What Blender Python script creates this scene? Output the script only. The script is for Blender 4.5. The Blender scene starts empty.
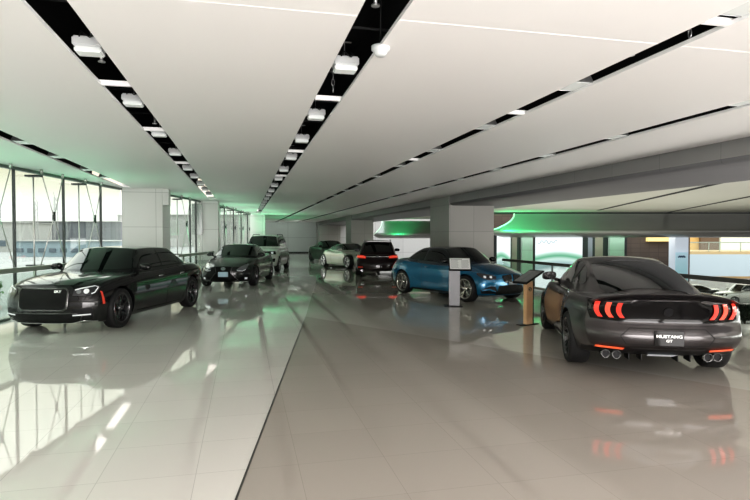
import bpy, bmesh, math, random
from mathutils import Vector, Matrix
from mathutils.bvhtree import BVHTree
random.seed(7)
PI = math.pi
SC = bpy.context.scene
COL = SC.collection

# ------------------------------------------------------------------ helpers
def link(o, parent=None):
    COL.objects.link(o)
    if parent is not None:
        o.parent = parent
    return o

def mesh_obj(name, bm, mats, parent=None, smooth=False):
    me = bpy.data.meshes.new(name)
    bm.to_mesh(me); bm.free()
    if smooth:
        for p in me.polygons: p.use_smooth = True
    if not isinstance(mats, (list, tuple)): mats = [mats]
    for m in mats: me.materials.append(m)
    return link(bpy.data.objects.new(name, me), parent)

def tag(o, label=None, cat=None, group=None, kind=None):
    if label: o['label'] = label
    if cat: o['category'] = cat
    if group: o['group'] = group
    if kind: o['kind'] = kind
    return o

def empty(name, loc=(0, 0, 0), rz=0, label=None, cat=None, group=None):
    o = bpy.data.objects.new(name, None)
    o.empty_display_size = 0.2
    link(o); o.location = loc; o.rotation_euler = (0, 0, rz)
    return tag(o, label, cat, group)

def copy_tree(o, parent=None):
    c = o.copy(); COL.objects.link(c)
    if parent is not None: c.parent = parent
    for ch in list(o.children): copy_tree(ch, c)
    return c

def box(bm, x0, x1, y0, y1, z0, z1, mi=0):
    v = [bm.verts.new((x, y, z)) for z in (z0, z1) for y in (y0, y1) for x in (x0, x1)]
    for f in ((0, 2, 3, 1), (4, 5, 7, 6), (0, 1, 5, 4), (2, 6, 7, 3), (0, 4, 6, 2), (1, 3, 7, 5)):
        fc = bm.faces.new([v[i] for i in f]); fc.material_index = mi
    return v

def obox(bm, M, sx, sy, sz, mi=0):
    v = box(bm, -sx/2, sx/2, -sy/2, sy/2, -sz/2, sz/2, mi)
    for q in v: q.co = M @ q.co
    return v

def tube(bm, pts, r, n=8, mi=0, cap=True):
    pts = [Vector(p) for p in pts]
    rings = []
    for i, p in enumerate(pts):
        d = (pts[min(i+1, len(pts)-1)] - pts[max(i-1, 0)]).normalized()
        a = d.orthogonal().normalized() if i == 0 else (a - d*a.dot(d)).normalized()
        b = d.cross(a)
        rr = r[i] if isinstance(r, (list, tuple)) else r
        rings.append([bm.verts.new(p + (a*math.cos(2*PI*k/n) + b*math.sin(2*PI*k/n))*rr) for k in range(n)])
    for i in range(len(rings)-1):
        for k in range(n):
            f = bm.faces.new((rings[i][k], rings[i][(k+1) % n], rings[i+1][(k+1) % n], rings[i+1][k]))
            f.material_index = mi; f.smooth = True
    if cap:
        bm.faces.new(rings[0][::-1]).material_index = mi
        bm.faces.new(rings[-1]).material_index = mi

def lathe_y(bm, prof, n=40, mi=0, closed=False):
    """prof: list of (r, y); revolve round the y axis"""
    rings = [[bm.verts.new((r*math.cos(2*PI*k/n), y, r*math.sin(2*PI*k/n))) for k in range(n)] for r, y in prof]
    m = len(rings)
    for i in range(m if closed else m-1):
        A, B = rings[i], rings[(i+1) % m]
        for k in range(n):
            f = bm.faces.new((A[k], A[(k+1) % n], B[(k+1) % n], B[k])); f.material_index = mi; f.smooth = True

def interp(tab, x):
    """smooth (monotone-ish Hermite) interpolation of a [(x, v)] table"""
    if x <= tab[0][0]: return tab[0][1]
    if x >= tab[-1][0]: return tab[-1][1]
    n = len(tab)
    for i in range(n-1):
        if tab[i][0] <= x <= tab[i+1][0]: break
    def sl(j):
        if j <= 0: return (tab[1][1]-tab[0][1])/(tab[1][0]-tab[0][0])
        if j >= n-1: return (tab[-1][1]-tab[-2][1])/(tab[-1][0]-tab[-2][0])
        a = (tab[j][1]-tab[j-1][1])/(tab[j][0]-tab[j-1][0]); b = (tab[j+1][1]-tab[j][1])/(tab[j+1][0]-tab[j][0])
        return 0 if a*b <= 0 else 2*a*b/(a+b)
    h = tab[i+1][0]-tab[i][0]; t = (x-tab[i][0])/h
    return ((2*t**3-3*t*t+1)*tab[i][1] + (t**3-2*t*t+t)*h*sl(i) + (-2*t**3+3*t*t)*tab[i+1][1] + (t**3-t*t)*h*sl(i+1))

# ------------------------------------------------------------------ materials
def newmat(name):
    m = bpy.data.materials.new(name); m.use_nodes = True
    return m, m.node_tree, m.node_tree.nodes['Principled BSDF']

def mat(name, col, rough=0.5, metal=0.0, coat=0.0, emit=None, es=0.0, noise=0.0, nscale=3.0, bump=0.0, spec=None, alpha=None, trans=0.0):
    m, nt, b = newmat(name)
    b.inputs['Base Color'].default_value = (*col, 1)
    b.inputs['Roughness'].default_value = rough
    b.inputs['Metallic'].default_value = metal
    b.inputs['Coat Weight'].default_value = coat
    b.inputs['Coat Roughness'].default_value = 0.03
    b.inputs['Transmission Weight'].default_value = trans
    if spec is not None: b.inputs['Specular IOR Level'].default_value = spec
    if emit:
        b.inputs['Emission Color'].default_value = (*emit, 1); b.inputs['Emission Strength'].default_value = es
    if alpha is not None: b.inputs['Alpha'].default_value = alpha
    if noise or bump:
        tc = nt.nodes.new('ShaderNodeTexCoord'); n = nt.nodes.new('ShaderNodeTexNoise')
        n.inputs['Scale'].default_value = nscale; n.inputs['Detail'].default_value = 4
        nt.links.new(tc.outputs['Object'], n.inputs['Vector'])
        if noise:
            mx = nt.nodes.new('ShaderNodeMix'); mx.data_type = 'RGBA'
            mx.inputs[6].default_value = (*[c*(1-noise) for c in col], 1)
            mx.inputs[7].default_value = (*[min(1, c*(1+noise)) for c in col], 1)
            nt.links.new(n.outputs['Fac'], mx.inputs[0]); nt.links.new(mx.outputs[2], b.inputs['Base Color'])
        if bump:
            bp = nt.nodes.new('ShaderNodeBump'); bp.inputs['Strength'].default_value = bump; bp.inputs['Distance'].default_value = 0.01
            nt.links.new(n.outputs['Fac'], bp.inputs['Height']); nt.links.new(bp.outputs[0], b.inputs['Normal'])
    return m

def tile_mat(name, col, grout, sx, sy, ox=0, oy=0, gw=0.004, rough=0.06, var=0.03, spec=0.5, swap=None, coat=0.0):
    """rectangular tiles by position; swap picks the two axes used"""
    m, nt, b = newmat(name)
    N = nt.nodes.new; L = nt.links.new
    tc = N('ShaderNodeTexCoord'); sp = N('ShaderNodeSeparateXYZ'); L(tc.outputs['Object'], sp.inputs[0])
    ax = swap or (0, 1)
    masks = []; cells = []
    for k, (s, o) in enumerate(((sx, ox), (sy, oy))):
        a = N('ShaderNodeMath'); a.operation = 'SUBTRACT'; L(sp.outputs[ax[k]], a.inputs[0]); a.inputs[1].default_value = o
        d = N('ShaderNodeMath'); d.operation = 'DIVIDE'; L(a.outputs[0], d.inputs[0]); d.inputs[1].default_value = s
        fl = N('ShaderNodeMath'); fl.operation = 'FLOOR'; L(d.outputs[0], fl.inputs[0]); cells.append(fl)
        fr = N('ShaderNodeMath'); fr.operation = 'FRACT'; L(d.outputs[0], fr.inputs[0])
        pp = N('ShaderNodeMath'); pp.operation = 'PINGPONG'; L(fr.outputs[0], pp.inputs[0]); pp.inputs[1].default_value = 0.5
        lt = N('ShaderNodeMath'); lt.operation = 'LESS_THAN'; L(pp.outputs[0], lt.inputs[0]); lt.inputs[1].default_value = gw/s
        masks.append(lt)
    mx = N('ShaderNodeMath'); mx.operation = 'MAXIMUM'; L(masks[0].outputs[0], mx.inputs[0]); L(masks[1].outputs[0], mx.inputs[1])
    cb = N('ShaderNodeCombineXYZ'); L(cells[0].outputs[0], cb.inputs[0]); L(cells[1].outputs[0], cb.inputs[1])
    wn = N('ShaderNodeTexWhiteNoise'); wn.noise_dimensions = '3D'; L(cb.outputs[0], wn.inputs['Vector'])
    c1 = N('ShaderNodeMix'); c1.data_type = 'RGBA'
    c1.inputs[6].default_value = (*[c*(1-var) for c in col], 1); c1.inputs[7].default_value = (*[min(1, c*(1+var)) for c in col], 1)
    L(wn.outputs['Value'], c1.inputs[0])
    c2 = N('ShaderNodeMix'); c2.data_type = 'RGBA'; L(mx.outputs[0], c2.inputs[0]); L(c1.outputs[2], c2.inputs[6]); c2.inputs[7].default_value = (*grout, 1)
    L(c2.outputs[2], b.inputs['Base Color'])
    b.inputs['Roughness'].default_value = rough; b.inputs['Specular IOR Level'].default_value = spec
    b.inputs['Coat Weight'].default_value = coat; b.inputs['Coat Roughness'].default_value = 0.02
    return m

M = {}
M['tyre'] = mat('tyre_rubber', (0.012, 0.012, 0.013), 0.6, bump=0.2, nscale=60)
M['black'] = mat('black_plastic', (0.008, 0.008, 0.009), 0.45, noise=0.1, spec=.2)
M['gloss_black'] = mat('gloss_black', (0.003, 0.003, 0.0035), 0.08, coat=.35, spec=.15)
M['mesh'] = mat('grille_mesh', (0.008, 0.008, 0.008), 0.4, bump=0.8, nscale=90, spec=.15)
M['glass'] = mat('car_glass', (0.006, 0.008, 0.008), 0.03, coat=1, spec=0.3)
M['seam'] = mat('panel_gap', (0.003, 0.003, 0.003), 0.7)
M['dark_chrome'] = mat('dark_chrome', (0.10, 0.10, 0.10), 0.22, metal=1)
M['chrome'] = mat('chrome', (0.8, 0.8, 0.82), 0.1, metal=1)
M['silver_rim'] = mat('silver_rim', (0.55, 0.55, 0.57), 0.25, metal=0.9)
M['dark_rim'] = mat('dark_rim', (0.13, 0.13, 0.135), 0.25, metal=0.85)
M['bronze_rim'] = mat('polished_rim', (0.5, 0.49, 0.46), 0.2, metal=0.9)
M['disc'] = mat('brake_disc', (0.35, 0.35, 0.36), 0.35, metal=1)
M['caliper'] = mat('red_caliper', (0.5, 0.02, 0.01), 0.3, coat=0.6)
M['lamp'] = mat('lamp_lens', (0.25, 0.26, 0.28), 0.08, metal=0.5, coat=1)
M['lamp_dark'] = mat('smoked_lens', (0.03, 0.03, 0.035), 0.06, coat=1)
M['lamp_white'] = mat('white_led', (0.6, 0.6, 0.6), 0.2, emit=(0.9, 0.95, 1), es=0.22)
M['tail'] = mat('tail_lamp', (0.6, 0.03, 0.02), 0.2, coat=0.7, emit=(1, 0.09, 0.05), es=0.28)
M['tail_bright'] = mat('tail_lamp_lit', (0.7, 0.05, 0.03), 0.2, coat=0.7, emit=(1, 0.13, 0.07), es=.5)
M['reflector'] = mat('reflector_orange', (0.8, 0.12, 0.04), 0.2, coat=0.7, emit=(1, 0.14, 0.05), es=0.4)  # emission put in for the glow; the reflector is no lamp
M['marker'] = mat('side_marker', (0.55, 0.05, 0.03), 0.2, coat=0.7, emit=(1, 0.1, 0.05), es=0.15)
M['paper'] = mat('white_paper', (0.78, 0.79, 0.78), 0.5, noise=0.03)
M['plate_blue'] = mat('plate_pale_blue', (0.5, 0.66, 0.78), 0.4, noise=0.05)
M['ink'] = mat('ink', (0.03, 0.03, 0.03), 0.5)
M['white_text'] = mat('white_lettering', (0.85, 0.85, 0.85), 0.4, emit=(1, 1, 1), es=0.15)

M['glass'].node_tree.nodes['Principled BSDF'].inputs['Coat IOR'].default_value = 1.36
def paint(name, col, metal=0.3, rough=0.35):
    m, nt, b = newmat(name)
    if max(col) < .03: metal = 0; b.inputs['Specular IOR Level'].default_value = .12
    N = nt.nodes.new; L = nt.links.new
    b.inputs['Metallic'].default_value = metal; b.inputs['Roughness'].default_value = rough
    b.inputs['Coat Weight'].default_value = 1; b.inputs['Coat IOR'].default_value = 1.38 if max(col) < .1 else 1.5; b.inputs['Coat Roughness'].default_value = 0.02
    tc = N('ShaderNodeTexCoord'); n = N('ShaderNodeTexNoise'); n.inputs['Scale'].default_value = 400
    L(tc.outputs['Object'], n.inputs['Vector'])
    mx = N('ShaderNodeMix'); mx.data_type = 'RGBA'
    mx.inputs[6].default_value = (*[c*0.85 for c in col], 1); mx.inputs[7].default_value = (*[min(1, c*1.15) for c in col], 1)
    L(n.outputs['Fac'], mx.inputs[0]); L(mx.outputs[2], b.inputs['Base Color'])
    return m

# ------------------------------------------------------------------ car builder
def subsurf_apply(bm, level, bools=(), mats=()):
    me = bpy.data.meshes.new('tmp'); bm.to_mesh(me); bm.free()
    for m in mats: me.materials.append(m)
    o = bpy.data.objects.new('tmp', me); COL.objects.link(o)
    s = o.modifiers.new('s', 'SUBSURF'); s.levels = level; s.render_levels = level
    for c in bools:
        b = o.modifiers.new('b', 'BOOLEAN'); b.operation = 'DIFFERENCE'; b.object = c; b.solver = 'EXACT'
    dg = bpy.context.evaluated_depsgraph_get(); dg.update()
    out = bpy.data.meshes.new_from_object(o.evaluated_get(dg))
    bpy.data.objects.remove(o); bpy.data.meshes.remove(me)
    return out

def shell_from_mesh(name, me, mats, parent, angle=35):
    me.name = name
    for p in me.polygons: p.use_smooth = True
    me.materials.clear()
    for m in mats: me.materials.append(m)
    bm = bmesh.new(); bm.from_mesh(me)
    lim = math.radians(angle)
    for e in bm.edges:
        if len(e.link_faces) == 2 and e.calc_face_angle(0) > lim: e.smooth = False
    bm.to_mesh(me); bm.free()
    return link(bpy.data.objects.new(name, me), parent)

class Car:
    def __init__(s, name, spec, label, cat='car', loc=(0, 0), heading=0, group=None):
        s.s = spec
        s.root = empty(name, (loc[0], loc[1], spec.get('z0', 0)), heading, label, cat, group)
        s.paint = spec['paint']
        s.body()
        s.cabin()
        s.wheels()

    def body(s):
        p = s.s
        ta = [0, .008, .035, .1, .16, .22, .28, .34, .4, .46, .52, .58, .64, .7, .76, .82, .88, .93, .965, .992, 1]
        tb = [-1, -.975, -.86, -.48, 0, .48, .86, .975, 1]
        tc = [0, .04, .17, .36, .54, .70, .84, .94, .985, 1]
        X0, X1 = p['rear'], p['nose']
        ax = (p['wb']/2, -p['wb']/2)
        def pos(a, b, c):
            x0 = X0 + (X1-X0)*a
            zb = interp(p['bottom'], x0); zt = interp(p['deck'], x0)
            cr = p.get('crown', .07)
            z = zb + (zt - cr*abs(b)**2.6 - zb)*c
            xf = X1 + interp(p['frontz'], z) - p.get('fcurve', .36)*abs(b)**p.get('fpow', 3.0)
            xr = X0 + interp(p['rearz'], z) + p.get('rcurve', .3)*abs(b)**3.2
            x = xr + (xf-xr)*a
            w = interp(p['plan'], x0)*interp(p['sec'], c)
            fl = p.get('flare', .02)
            for q in ax: w += fl*math.exp(-((x0-q)/.36)**2)*(1 if c < .8 else .6)
            return Vector((x, b*w, z))
        bm = bmesh.new(); V = {}
        na, nb, nc = len(ta), len(tb), len(tc)
        def v(i, j, k):
            if (i, j, k) not in V: V[(i, j, k)] = bm.verts.new(pos(ta[i], tb[j], tc[k]))
            return V[(i, j, k)]
        for i in range(na-1):
            for j in range(nb-1):
                bm.faces.new((v(i, j, nc-1), v(i+1, j, nc-1), v(i+1, j+1, nc-1), v(i, j+1, nc-1)))
                bm.faces.new((v(i, j, 0), v(i, j+1, 0), v(i+1, j+1, 0), v(i+1, j, 0)))
            for k in range(nc-1):
                bm.faces.new((v(i, 0, k), v(i+1, 0, k), v(i+1, 0, k+1), v(i, 0, k+1)))
                bm.faces.new((v(i, nb-1, k), v(i, nb-1, k+1), v(i+1, nb-1, k+1), v(i+1, nb-1, k)))
        for j in range(nb-1):
            for k in range(nc-1):
                bm.faces.new((v(0, j, k), v(0, j, k+1), v(0, j+1, k+1), v(0, j+1, k)))
                bm.faces.new((v(na-1, j, k), v(na-1, j+1, k), v(na-1, j+1, k+1), v(na-1, j, k+1)))
        bmesh.ops.recalc_face_normals(bm, faces=bm.faces)
        cut = []
        R = p['tyre_r'] + p.get('gap', .04)
        cb = bmesh.new()
        for q in ax:
            for sg in (1, -1):
                n = 40; A = []; B = []
                for k in range(n):
                    cx, cz = q + R*math.cos(2*PI*k/n), p['tyre_r'] + R*math.sin(2*PI*k/n)
                    if cz < p['tyre_r']: cx = q + (cx-q)*1.0
                    A.append(cb.verts.new((cx, sg*.55, cz))); B.append(cb.verts.new((cx, sg*1.3, cz)))
                cb.faces.new(A); cb.faces.new(B)
                for k in range(n): cb.faces.new((A[k], A[(k+1) % n], B[(k+1) % n], B[k]))
        for f in cb.faces: f.material_index = 1
        bmesh.ops.recalc_face_normals(cb, faces=cb.faces)
        cme = bpy.data.meshes.new('cut'); cb.to_mesh(cme); cb.free()
        cme.materials.append(s.paint); cme.materials.append(M['black'])
        co = bpy.data.objects.new('cut', cme); COL.objects.link(co)
        me = subsurf_apply(bm, 2, [co], [s.paint, M['black']])
        bpy.data.objects.remove(co); bpy.data.meshes.remove(cme)
        # black lower valance
        lowz = p.get('lowz', 0)
        for f in me.polygons:
            if f.center.z < lowz: f.material_index = 1
        s.bodyo = shell_from_mesh('body', me, [s.paint, M['black']], s.root)
        bm = bmesh.new(); bm.from_mesh(s.bodyo.data); s.bvh_body = BVHTree.FromBMesh(bm); bm.free()

    def cabin(s):
        p = s.s; st = p['cabin']      # (x, zc, ye, ze, shift)
        bm = bmesh.new(); rows = []
        bs = [-1, -.9, -.6, 0, .6, .9, 1]
        for (x, zc, ye, ze, sh) in st:
            row = []
            xe = x + sh
            zb = interp(p['deck'], xe) - .12
            yb = interp(p['belt'], xe)
            ze_ = max(ze, zb+.03)
            for sg in (1,):
                row.append(Vector((xe, -yb, zb)))
                t = .5; row.append(Vector((xe, -(yb+(ye-yb)*t+.025), zb+(ze_-zb)*t)))
            for b in bs:
                row.append(Vector((x+(xe-x)*b*b, b*ye, zc+(ze_-zc)*abs(b)**2.4)))
            row.append(Vector((xe, (yb+(ye-yb)*.5+.025), zb+(ze_-zb)*.5)))
            row.append(Vector((xe, yb, zb)))
            rows.append([bm.verts.new(q) for q in row])
        for i in range(len(rows)-1):
            for k in range(len(rows[0])-1):
                bm.faces.new((rows[i][k], rows[i][k+1], rows[i+1][k+1], rows[i+1][k]))
        bmesh.ops.recalc_face_normals(bm, faces=bm.faces)
        c = sum((f.normal.z*f.calc_area() for f in bm.faces))
        if c < 0: bmesh.ops.reverse_faces(bm, faces=bm.faces)
        me = subsurf_apply(bm, 2, [], [s.paint])
        s.cab = shell_from_mesh('roof', me, [p.get('roof', s.paint)], s.root, 50)
        bm = bmesh.new(); bm.from_mesh(s.cab.data); bm.verts.ensure_lookup_table()
        s.bvh_cab = BVHTree.FromBMesh(bm); bm.free()

    # projection frames: azimuth th, u horizontally (to the left when looking from outside along -n is +u), z up; or 'top'
    def frame(s, th):
        O = Vector((0, 0, 0))
        if th == 'top': return Vector((0, 0, 1)), Vector((1, 0, 0)), Vector((0, 1, 0)), O
        if isinstance(th, tuple):      # a corner: points given by (y, z), looked at from a slant
            k, t = th; sg = 1 if k == 'front' else -1
            return Vector((sg*math.cos(t), math.sin(t), 0)), Vector((0, 1, 0)), Vector((0, 0, 1)), Vector((s.s['nose']-.12 if sg > 0 else s.s['rear']+.1, 0, 0))
        n = Vector((math.cos(th), math.sin(th), 0))
        return n, Vector((-math.sin(th), math.cos(th), 0)), Vector((0, 0, 1)), O

    def cast(s, n, eu, ez, base, u, z, which='both', tilt=0):
        o = base + eu*u + ez*z + n*5
        best = None
        for nm, b in (('body', s.bvh_body), ('cab', s.bvh_cab)):
            if which != 'both' and which != nm: continue
            h = b.ray_cast(o, -n)
            if h[0] is not None and (best is None or h[3] < best[3]): best = h
        if best is None:
            for nm, b in (('body', s.bvh_body), ('cab', s.bvh_cab)):
                if which != 'both' and which != nm: continue
                h = b.find_nearest(base + eu*u + ez*z + n*(.3 if base.length else 2.2))
                if h[0] is not None and (best is None or h[3] < best[3]): best = h
        nn = best[1]
        if nn.dot(n) < 0: nn = -nn
        return best[0], nn

    def patch(s, name, th, poly, m, off=.004, which='both', mirror=True, parent=None, step=.05, label=None, thick=0):
        """poly [(u,z)] laid on the surface seen along azimuth th"""
        n, eu, ez, base = s.frame(th)
        res = []
        for sg in ((1, -1) if mirror else (1,)):
            bm = bmesh.new()
            bm.faces.new([bm.verts.new((u, z, 0)) for u, z in poly])
            us = [q[0] for q in poly]; zs = [q[1] for q in poly]
            for lo, hi, axn in ((min(us), max(us), (1, 0, 0)), (min(zs), max(zs), (0, 1, 0))):
                k = int((hi-lo)/step)
                for i in range(1, k+1):
                    c = lo + (hi-lo)*i/(k+1)
                    bmesh.ops.bisect_plane(bm, geom=bm.verts[:]+bm.edges[:]+bm.faces[:], plane_co=(c if axn[0] else 0, c if axn[1] else 0, 0), plane_no=axn, dist=1e-5)
            for v in bm.verts:
                q, nn = s.cast(n, eu, ez, base, v.co.x, v.co.y, which)
                v.co = q + nn*off
            if sg < 0:
                for v in bm.verts: v.co.y *= -1
            bmesh.ops.recalc_face_normals(bm, faces=bm.faces)
            av = Vector((0, 0, 0))
            for f in bm.faces: av += f.normal*f.calc_area()
            ref = Vector((n.x, n.y*sg, n.z))
            if av.dot(ref) < 0: bmesh.ops.reverse_faces(bm, faces=bm.faces)
            if thick:
                r = bmesh.ops.extrude_face_region(bm, geom=bm.faces[:])
                # move the new cap out
                for v in [g for g in r['geom'] if isinstance(g, bmesh.types.BMVert)]: v.co += ref*thick
            o = mesh_obj(name, bm, m, parent or s.root, smooth=not thick)
            if label: o['label'] = label
            res.append(o)
        return res

    def strip(s, name, th, line, w, m, off=.005, which='both', mirror=True, parent=None, step=.04, closed=False):
        n, eu, ez, base = s.frame(th); pts = []
        L = list(line) + ([line[0]] if closed else [])
        for (a, b) in zip(L[:-1], L[1:]):
            d = math.hypot(b[0]-a[0], b[1]-a[1]); k = max(1, int(d/step))
            for i in range(k): pts.append((a[0]+(b[0]-a[0])*i/k, a[1]+(b[1]-a[1])*i/k))
        pts.append(L[-1])
        P = []; Nn = []
        for u, z in pts:
            q, nn = s.cast(n, eu, ez, base, u, z, which); P.append(q+nn*off); Nn.append(nn)
        res = []
        for sg in ((1, -1) if mirror else (1,)):
            bm = bmesh.new(); prev = None
            for i in range(len(P)):
                t = (P[min(i+1, len(P)-1)]-P[max(i-1, 0)]).normalized()
                sd = Nn[i].cross(t).normalized()*(w/2)
                cur = []
                for q in (P[i]+sd, P[i]+Nn[i]*w*.25, P[i]-sd):
                    q = Vector(q); q.y *= sg; cur.append(bm.verts.new(q))
                if prev:
                    for k in range(2): bm.faces.new((prev[k], prev[k+1], cur[k+1], cur[k]))
                prev = cur
            o = mesh_obj(name, bm, m, parent or s.root, smooth=True); res.append(o)
        return res

    def wheels(s):
        p = s.s; key = (p['tyre_r'], p['rim_r'], p.get('rim_style', 'ten'), p['rim_mat'].name)
        hw = .115*p.get('tw', 1)
        for q in (p['wb']/2, -p['wb']/2):
            for sg in (1, -1):
                x0 = q
                w = s_w = interp(p['plan'], q)*interp(p['sec'], .3) + p.get('flare', .02)
                yc = w - hw - .012
                o = make_wheel(p, hw)
                o.parent = s.root; o.location = (q, sg*yc, p['tyre_r'])
                o.rotation_euler = (0, 0, PI if sg < 0 else 0)

    def text(s, body, th, u, z, size, m, name='badge', off=.008, parent=None, which='both', bold=0.0, sx=1.0, mirror=False):
        n, eu, ez, base = s.frame(th)
        q, nn = s.cast(n, eu, ez, base, u, z, which)
        o = text_mesh(name, body, size, m, bold, sx)
        o.parent = parent or s.root
        X = eu.copy(); Z = nn.normalized(); X = (X - Z*X.dot(Z)).normalized(); Y = Z.cross(X)
        o.matrix_local = Matrix.Translation(q+nn*off) @ Matrix((X, Y, Z)).transposed().to_4x4()
        return o

def text_mesh(name, body, size, m, bold=0.0, sx=1.0):
    cu = bpy.data.curves.new('txt', 'FONT'); cu.body = body; cu.size = size; cu.align_x = 'CENTER'; cu.align_y = 'CENTER'
    cu.offset = bold; cu.extrude = .001
    t = bpy.data.objects.new('txt', cu); COL.objects.link(t)
    dg = bpy.context.evaluated_depsgraph_get(); dg.update()
    me = bpy.data.meshes.new_from_object(t.evaluated_get(dg)); bpy.data.objects.remove(t)
    for v in me.vertices: v.co.x *= sx
    me.materials.clear(); me.materials.append(m); me.name = name
    return link(bpy.data.objects.new(name, me))

WCACHE = {}
def make_wheel(p, hw):
    R, r = p['tyre_r'], p['rim_r']
    key = (R, r, p.get('rim_style', 'ten'), p['rim_mat'].name, hw)
    if key in WCACHE:
        return copy_tree(WCACHE[key])
    rm = p['rim_mat']; style = p.get('rim_style', 'ten')
    bm = bmesh.new()
    # barrel and lip
    lathe_y(bm, [(r-.035, hw*.2), (r-.02, hw*.8), (r-.012, hw*.97), (r+.004, hw*.99), (r+.006, hw*.9), (r, hw*.6), (r-.01, -hw*.9), (r-.03, -hw*.9), (r-.035, hw*.2)], 48)
    lathe_y(bm, [(.001, hw*.84), (.03, hw*.84), (.045, hw*.78), (.06, hw*.6), (.062, hw*.3)], 24)
    def spoke(a, w0, w1, off0=0, off1=0, y0=.62, y1=.86):
        # from hub (r=.04) to the rim
        n = 5; prev = None
        for i in range(n):
            t = i/(n-1); rr = .045 + (r-.018-.045)*t
            an = a + (off0 + (off1-off0)*t)
            w = w0+(w1-w0)*t
            y = hw*(y0+(y1-y0)*t)
            c = Vector((rr*math.cos(an), 0, rr*math.sin(an))); tn = Vector((-math.sin(an), 0, math.cos(an)))
            cur = [bm.verts.new(c+tn*w/2+Vector((0, y-.02, 0))), bm.verts.new(c+tn*w*.36+Vector((0, y, 0))), bm.verts.new(c-tn*w*.36+Vector((0, y, 0))), bm.verts.new(c-tn*w/2+Vector((0, y-.02, 0)))]
            if prev:
                for k in range(3): bm.faces.new((prev[k], prev[k+1], cur[k+1], cur[k]))
            prev = cur
    if style == 'ten':
        for k in range(10): spoke(2*PI*k/10, .032, .026)
    elif style == 'double':
        for k in range(5):
            a = 2*PI*k/5+.3
            spoke(a, .035, .022, 0, .24); spoke(a, .035, .022, 0, -.24)
    elif style == 'split':
        for k in range(10):
            a = 2*PI*k/10; spoke(a, .024, .018, 0, .13); spoke(a, .024, .018, 0, -.13)
    elif style == 'five':
        for k in range(5): spoke(2*PI*k/5+.3, .07, .06)
    elif style == 'seven':
        for k in range(7): spoke(2*PI*k/7+.2, .045, .05)
    bmesh.ops.recalc_face_normals(bm, faces=bm.faces)
    w = mesh_obj('wheel', bm, rm)
    bm = bmesh.new()
    s = R-r
    lathe_y(bm, [(r, hw*.9), (r+s*.3, hw*1.02), (r+s*.65, hw*1.03), (R-.02, hw*.94), (R-.004, hw*.8), (R, hw*.5), (R, 0), (R, -hw*.5), (R-.004, -hw*.8), (R-.02, -hw*.94), (r+s*.5, -hw*1.03), (r, -hw*.9)], 56)
    mesh_obj('tyre', bm, M['tyre'], w)
    bm = bmesh.new(); lathe_y(bm, [(.06, hw*.1), (r*.8, hw*.1), (r*.8, -hw*.1), (.06, -hw*.1)], 32)
    lathe_y(bm, [(.001, -hw*.5), (r-.02, -hw*.5)], 24, 1)
    mesh_obj('brake_disc', bm, [M['disc'], M['black']], w)
    if p.get('caliper'):
        bm = bmesh.new()
        n = 8; prev = None
        for i in range(n):
            a = -.45+.9*i/(n-1)
            cur = [bm.verts.new((rr*math.cos(a), y, rr*math.sin(a))) for rr, y in ((r*.55, hw*.45), (r*.86, hw*.45), (r*.86, -hw*.2), (r*.55, -hw*.2))]
            if prev:
                for k in range(4): bm.faces.new((prev[k], prev[(k+1) % 4], cur[(k+1) % 4], cur[k]))
            else: bm.faces.new(cur)
            prev = cur
        bm.faces.new(prev[::-1]); bmesh.ops.recalc_face_normals(bm, faces=bm.faces)
        mesh_obj('brake_caliper', bm, M['caliper'], w)
    WCACHE[key] = w
    return w

def mirrors(c, x, y, z, m, sz=1.0):
    for sg in (1, -1):
        bm = bmesh.new()
        bmesh.ops.create_icosphere(bm, subdivisions=3, radius=1)
        for v in bm.verts:
            q = v.co.copy()
            fl = -1 if q.x < 0 else 1
            q.x = (abs(q.x)**.8)*fl*(.07 if fl > 0 else .05); q.y = math.copysign(abs(q.y)**.75, q.y)*.115; q.z = math.copysign(abs(q.z)**.75, q.z)*.068
            q.z -= q.y*.1
            v.co = Vector((x+q.x*sz, sg*(y+.1+q.y*sz), z+q.z*sz+.03))
        tube(bm, [(x+.02, sg*(y-.1), z-.06), (x+.01, sg*(y+.05), z-.01)], [.03, .022])
        if sg < 0: bmesh.ops.recalc_face_normals(bm, faces=bm.faces)
        o = mesh_obj('wing_mirror', bm, m, c.root, smooth=True)
        bm = bmesh.new()
        vs = []
        for k in range(16):
            a = 2*PI*k/16
            vs.append(bm.verts.new((x-.052*sz, sg*(y+.1+.1*sz*math.copysign(abs(math.cos(a))**.7, math.cos(a))), z+.03+.055*sz*math.copysign(abs(math.sin(a))**.7, math.sin(a)))))
        bm.faces.new(vs)
        mesh_obj('mirror_glass', bm, M['gloss_black'], o)

def handles(c, xs, z, m):
    for x in xs:
        for sg in (1, -1):
            q, nn = c.cast(*c.frame(PI/2), -x, z, 'body')
            bm = bmesh.new()
            tube(bm, [(x-.1, q.y*sg, z), (x-.085, (q.y+.028)*sg, z), (x, (q.y+.034)*sg, z+.003), (x+.085, (q.y+.028)*sg, z), (x+.1, q.y*sg, z)], [.008, .012, .013, .012, .008], 8)
            mesh_obj('door_handle', bm, m, c.root)

def plate(c, th, z, w, h, m, txt=None, off=.02, frame=None):
    n, eu, ez, base = c.frame(th)
    q, nn = c.cast(n, eu, ez, base, 0, z)
    bm = bmesh.new(); x = q.x + n.x*off
    box(bm, min(x, q.x), max(x, q.x), -w/2, w/2, z-h/2, z+h/2)
    o = mesh_obj('number_plate', bm, m, c.root)
    if txt:
        for i, (t, dz, sz) in enumerate(txt):
            tm = text_mesh('lettering', t, sz, M['white_text'], .0012, 1.25)
            tm.parent = o
            tm.matrix_local = Matrix.Translation((x+n.x*.003, 0, z+dz)) @ Matrix((eu, ez, n)).transposed().to_4x4()
    return o
SIDE = PI/2
def sidepoly(pts): return [(-x, z) for x, z in pts]      # (x,z) seen from the left side

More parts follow.
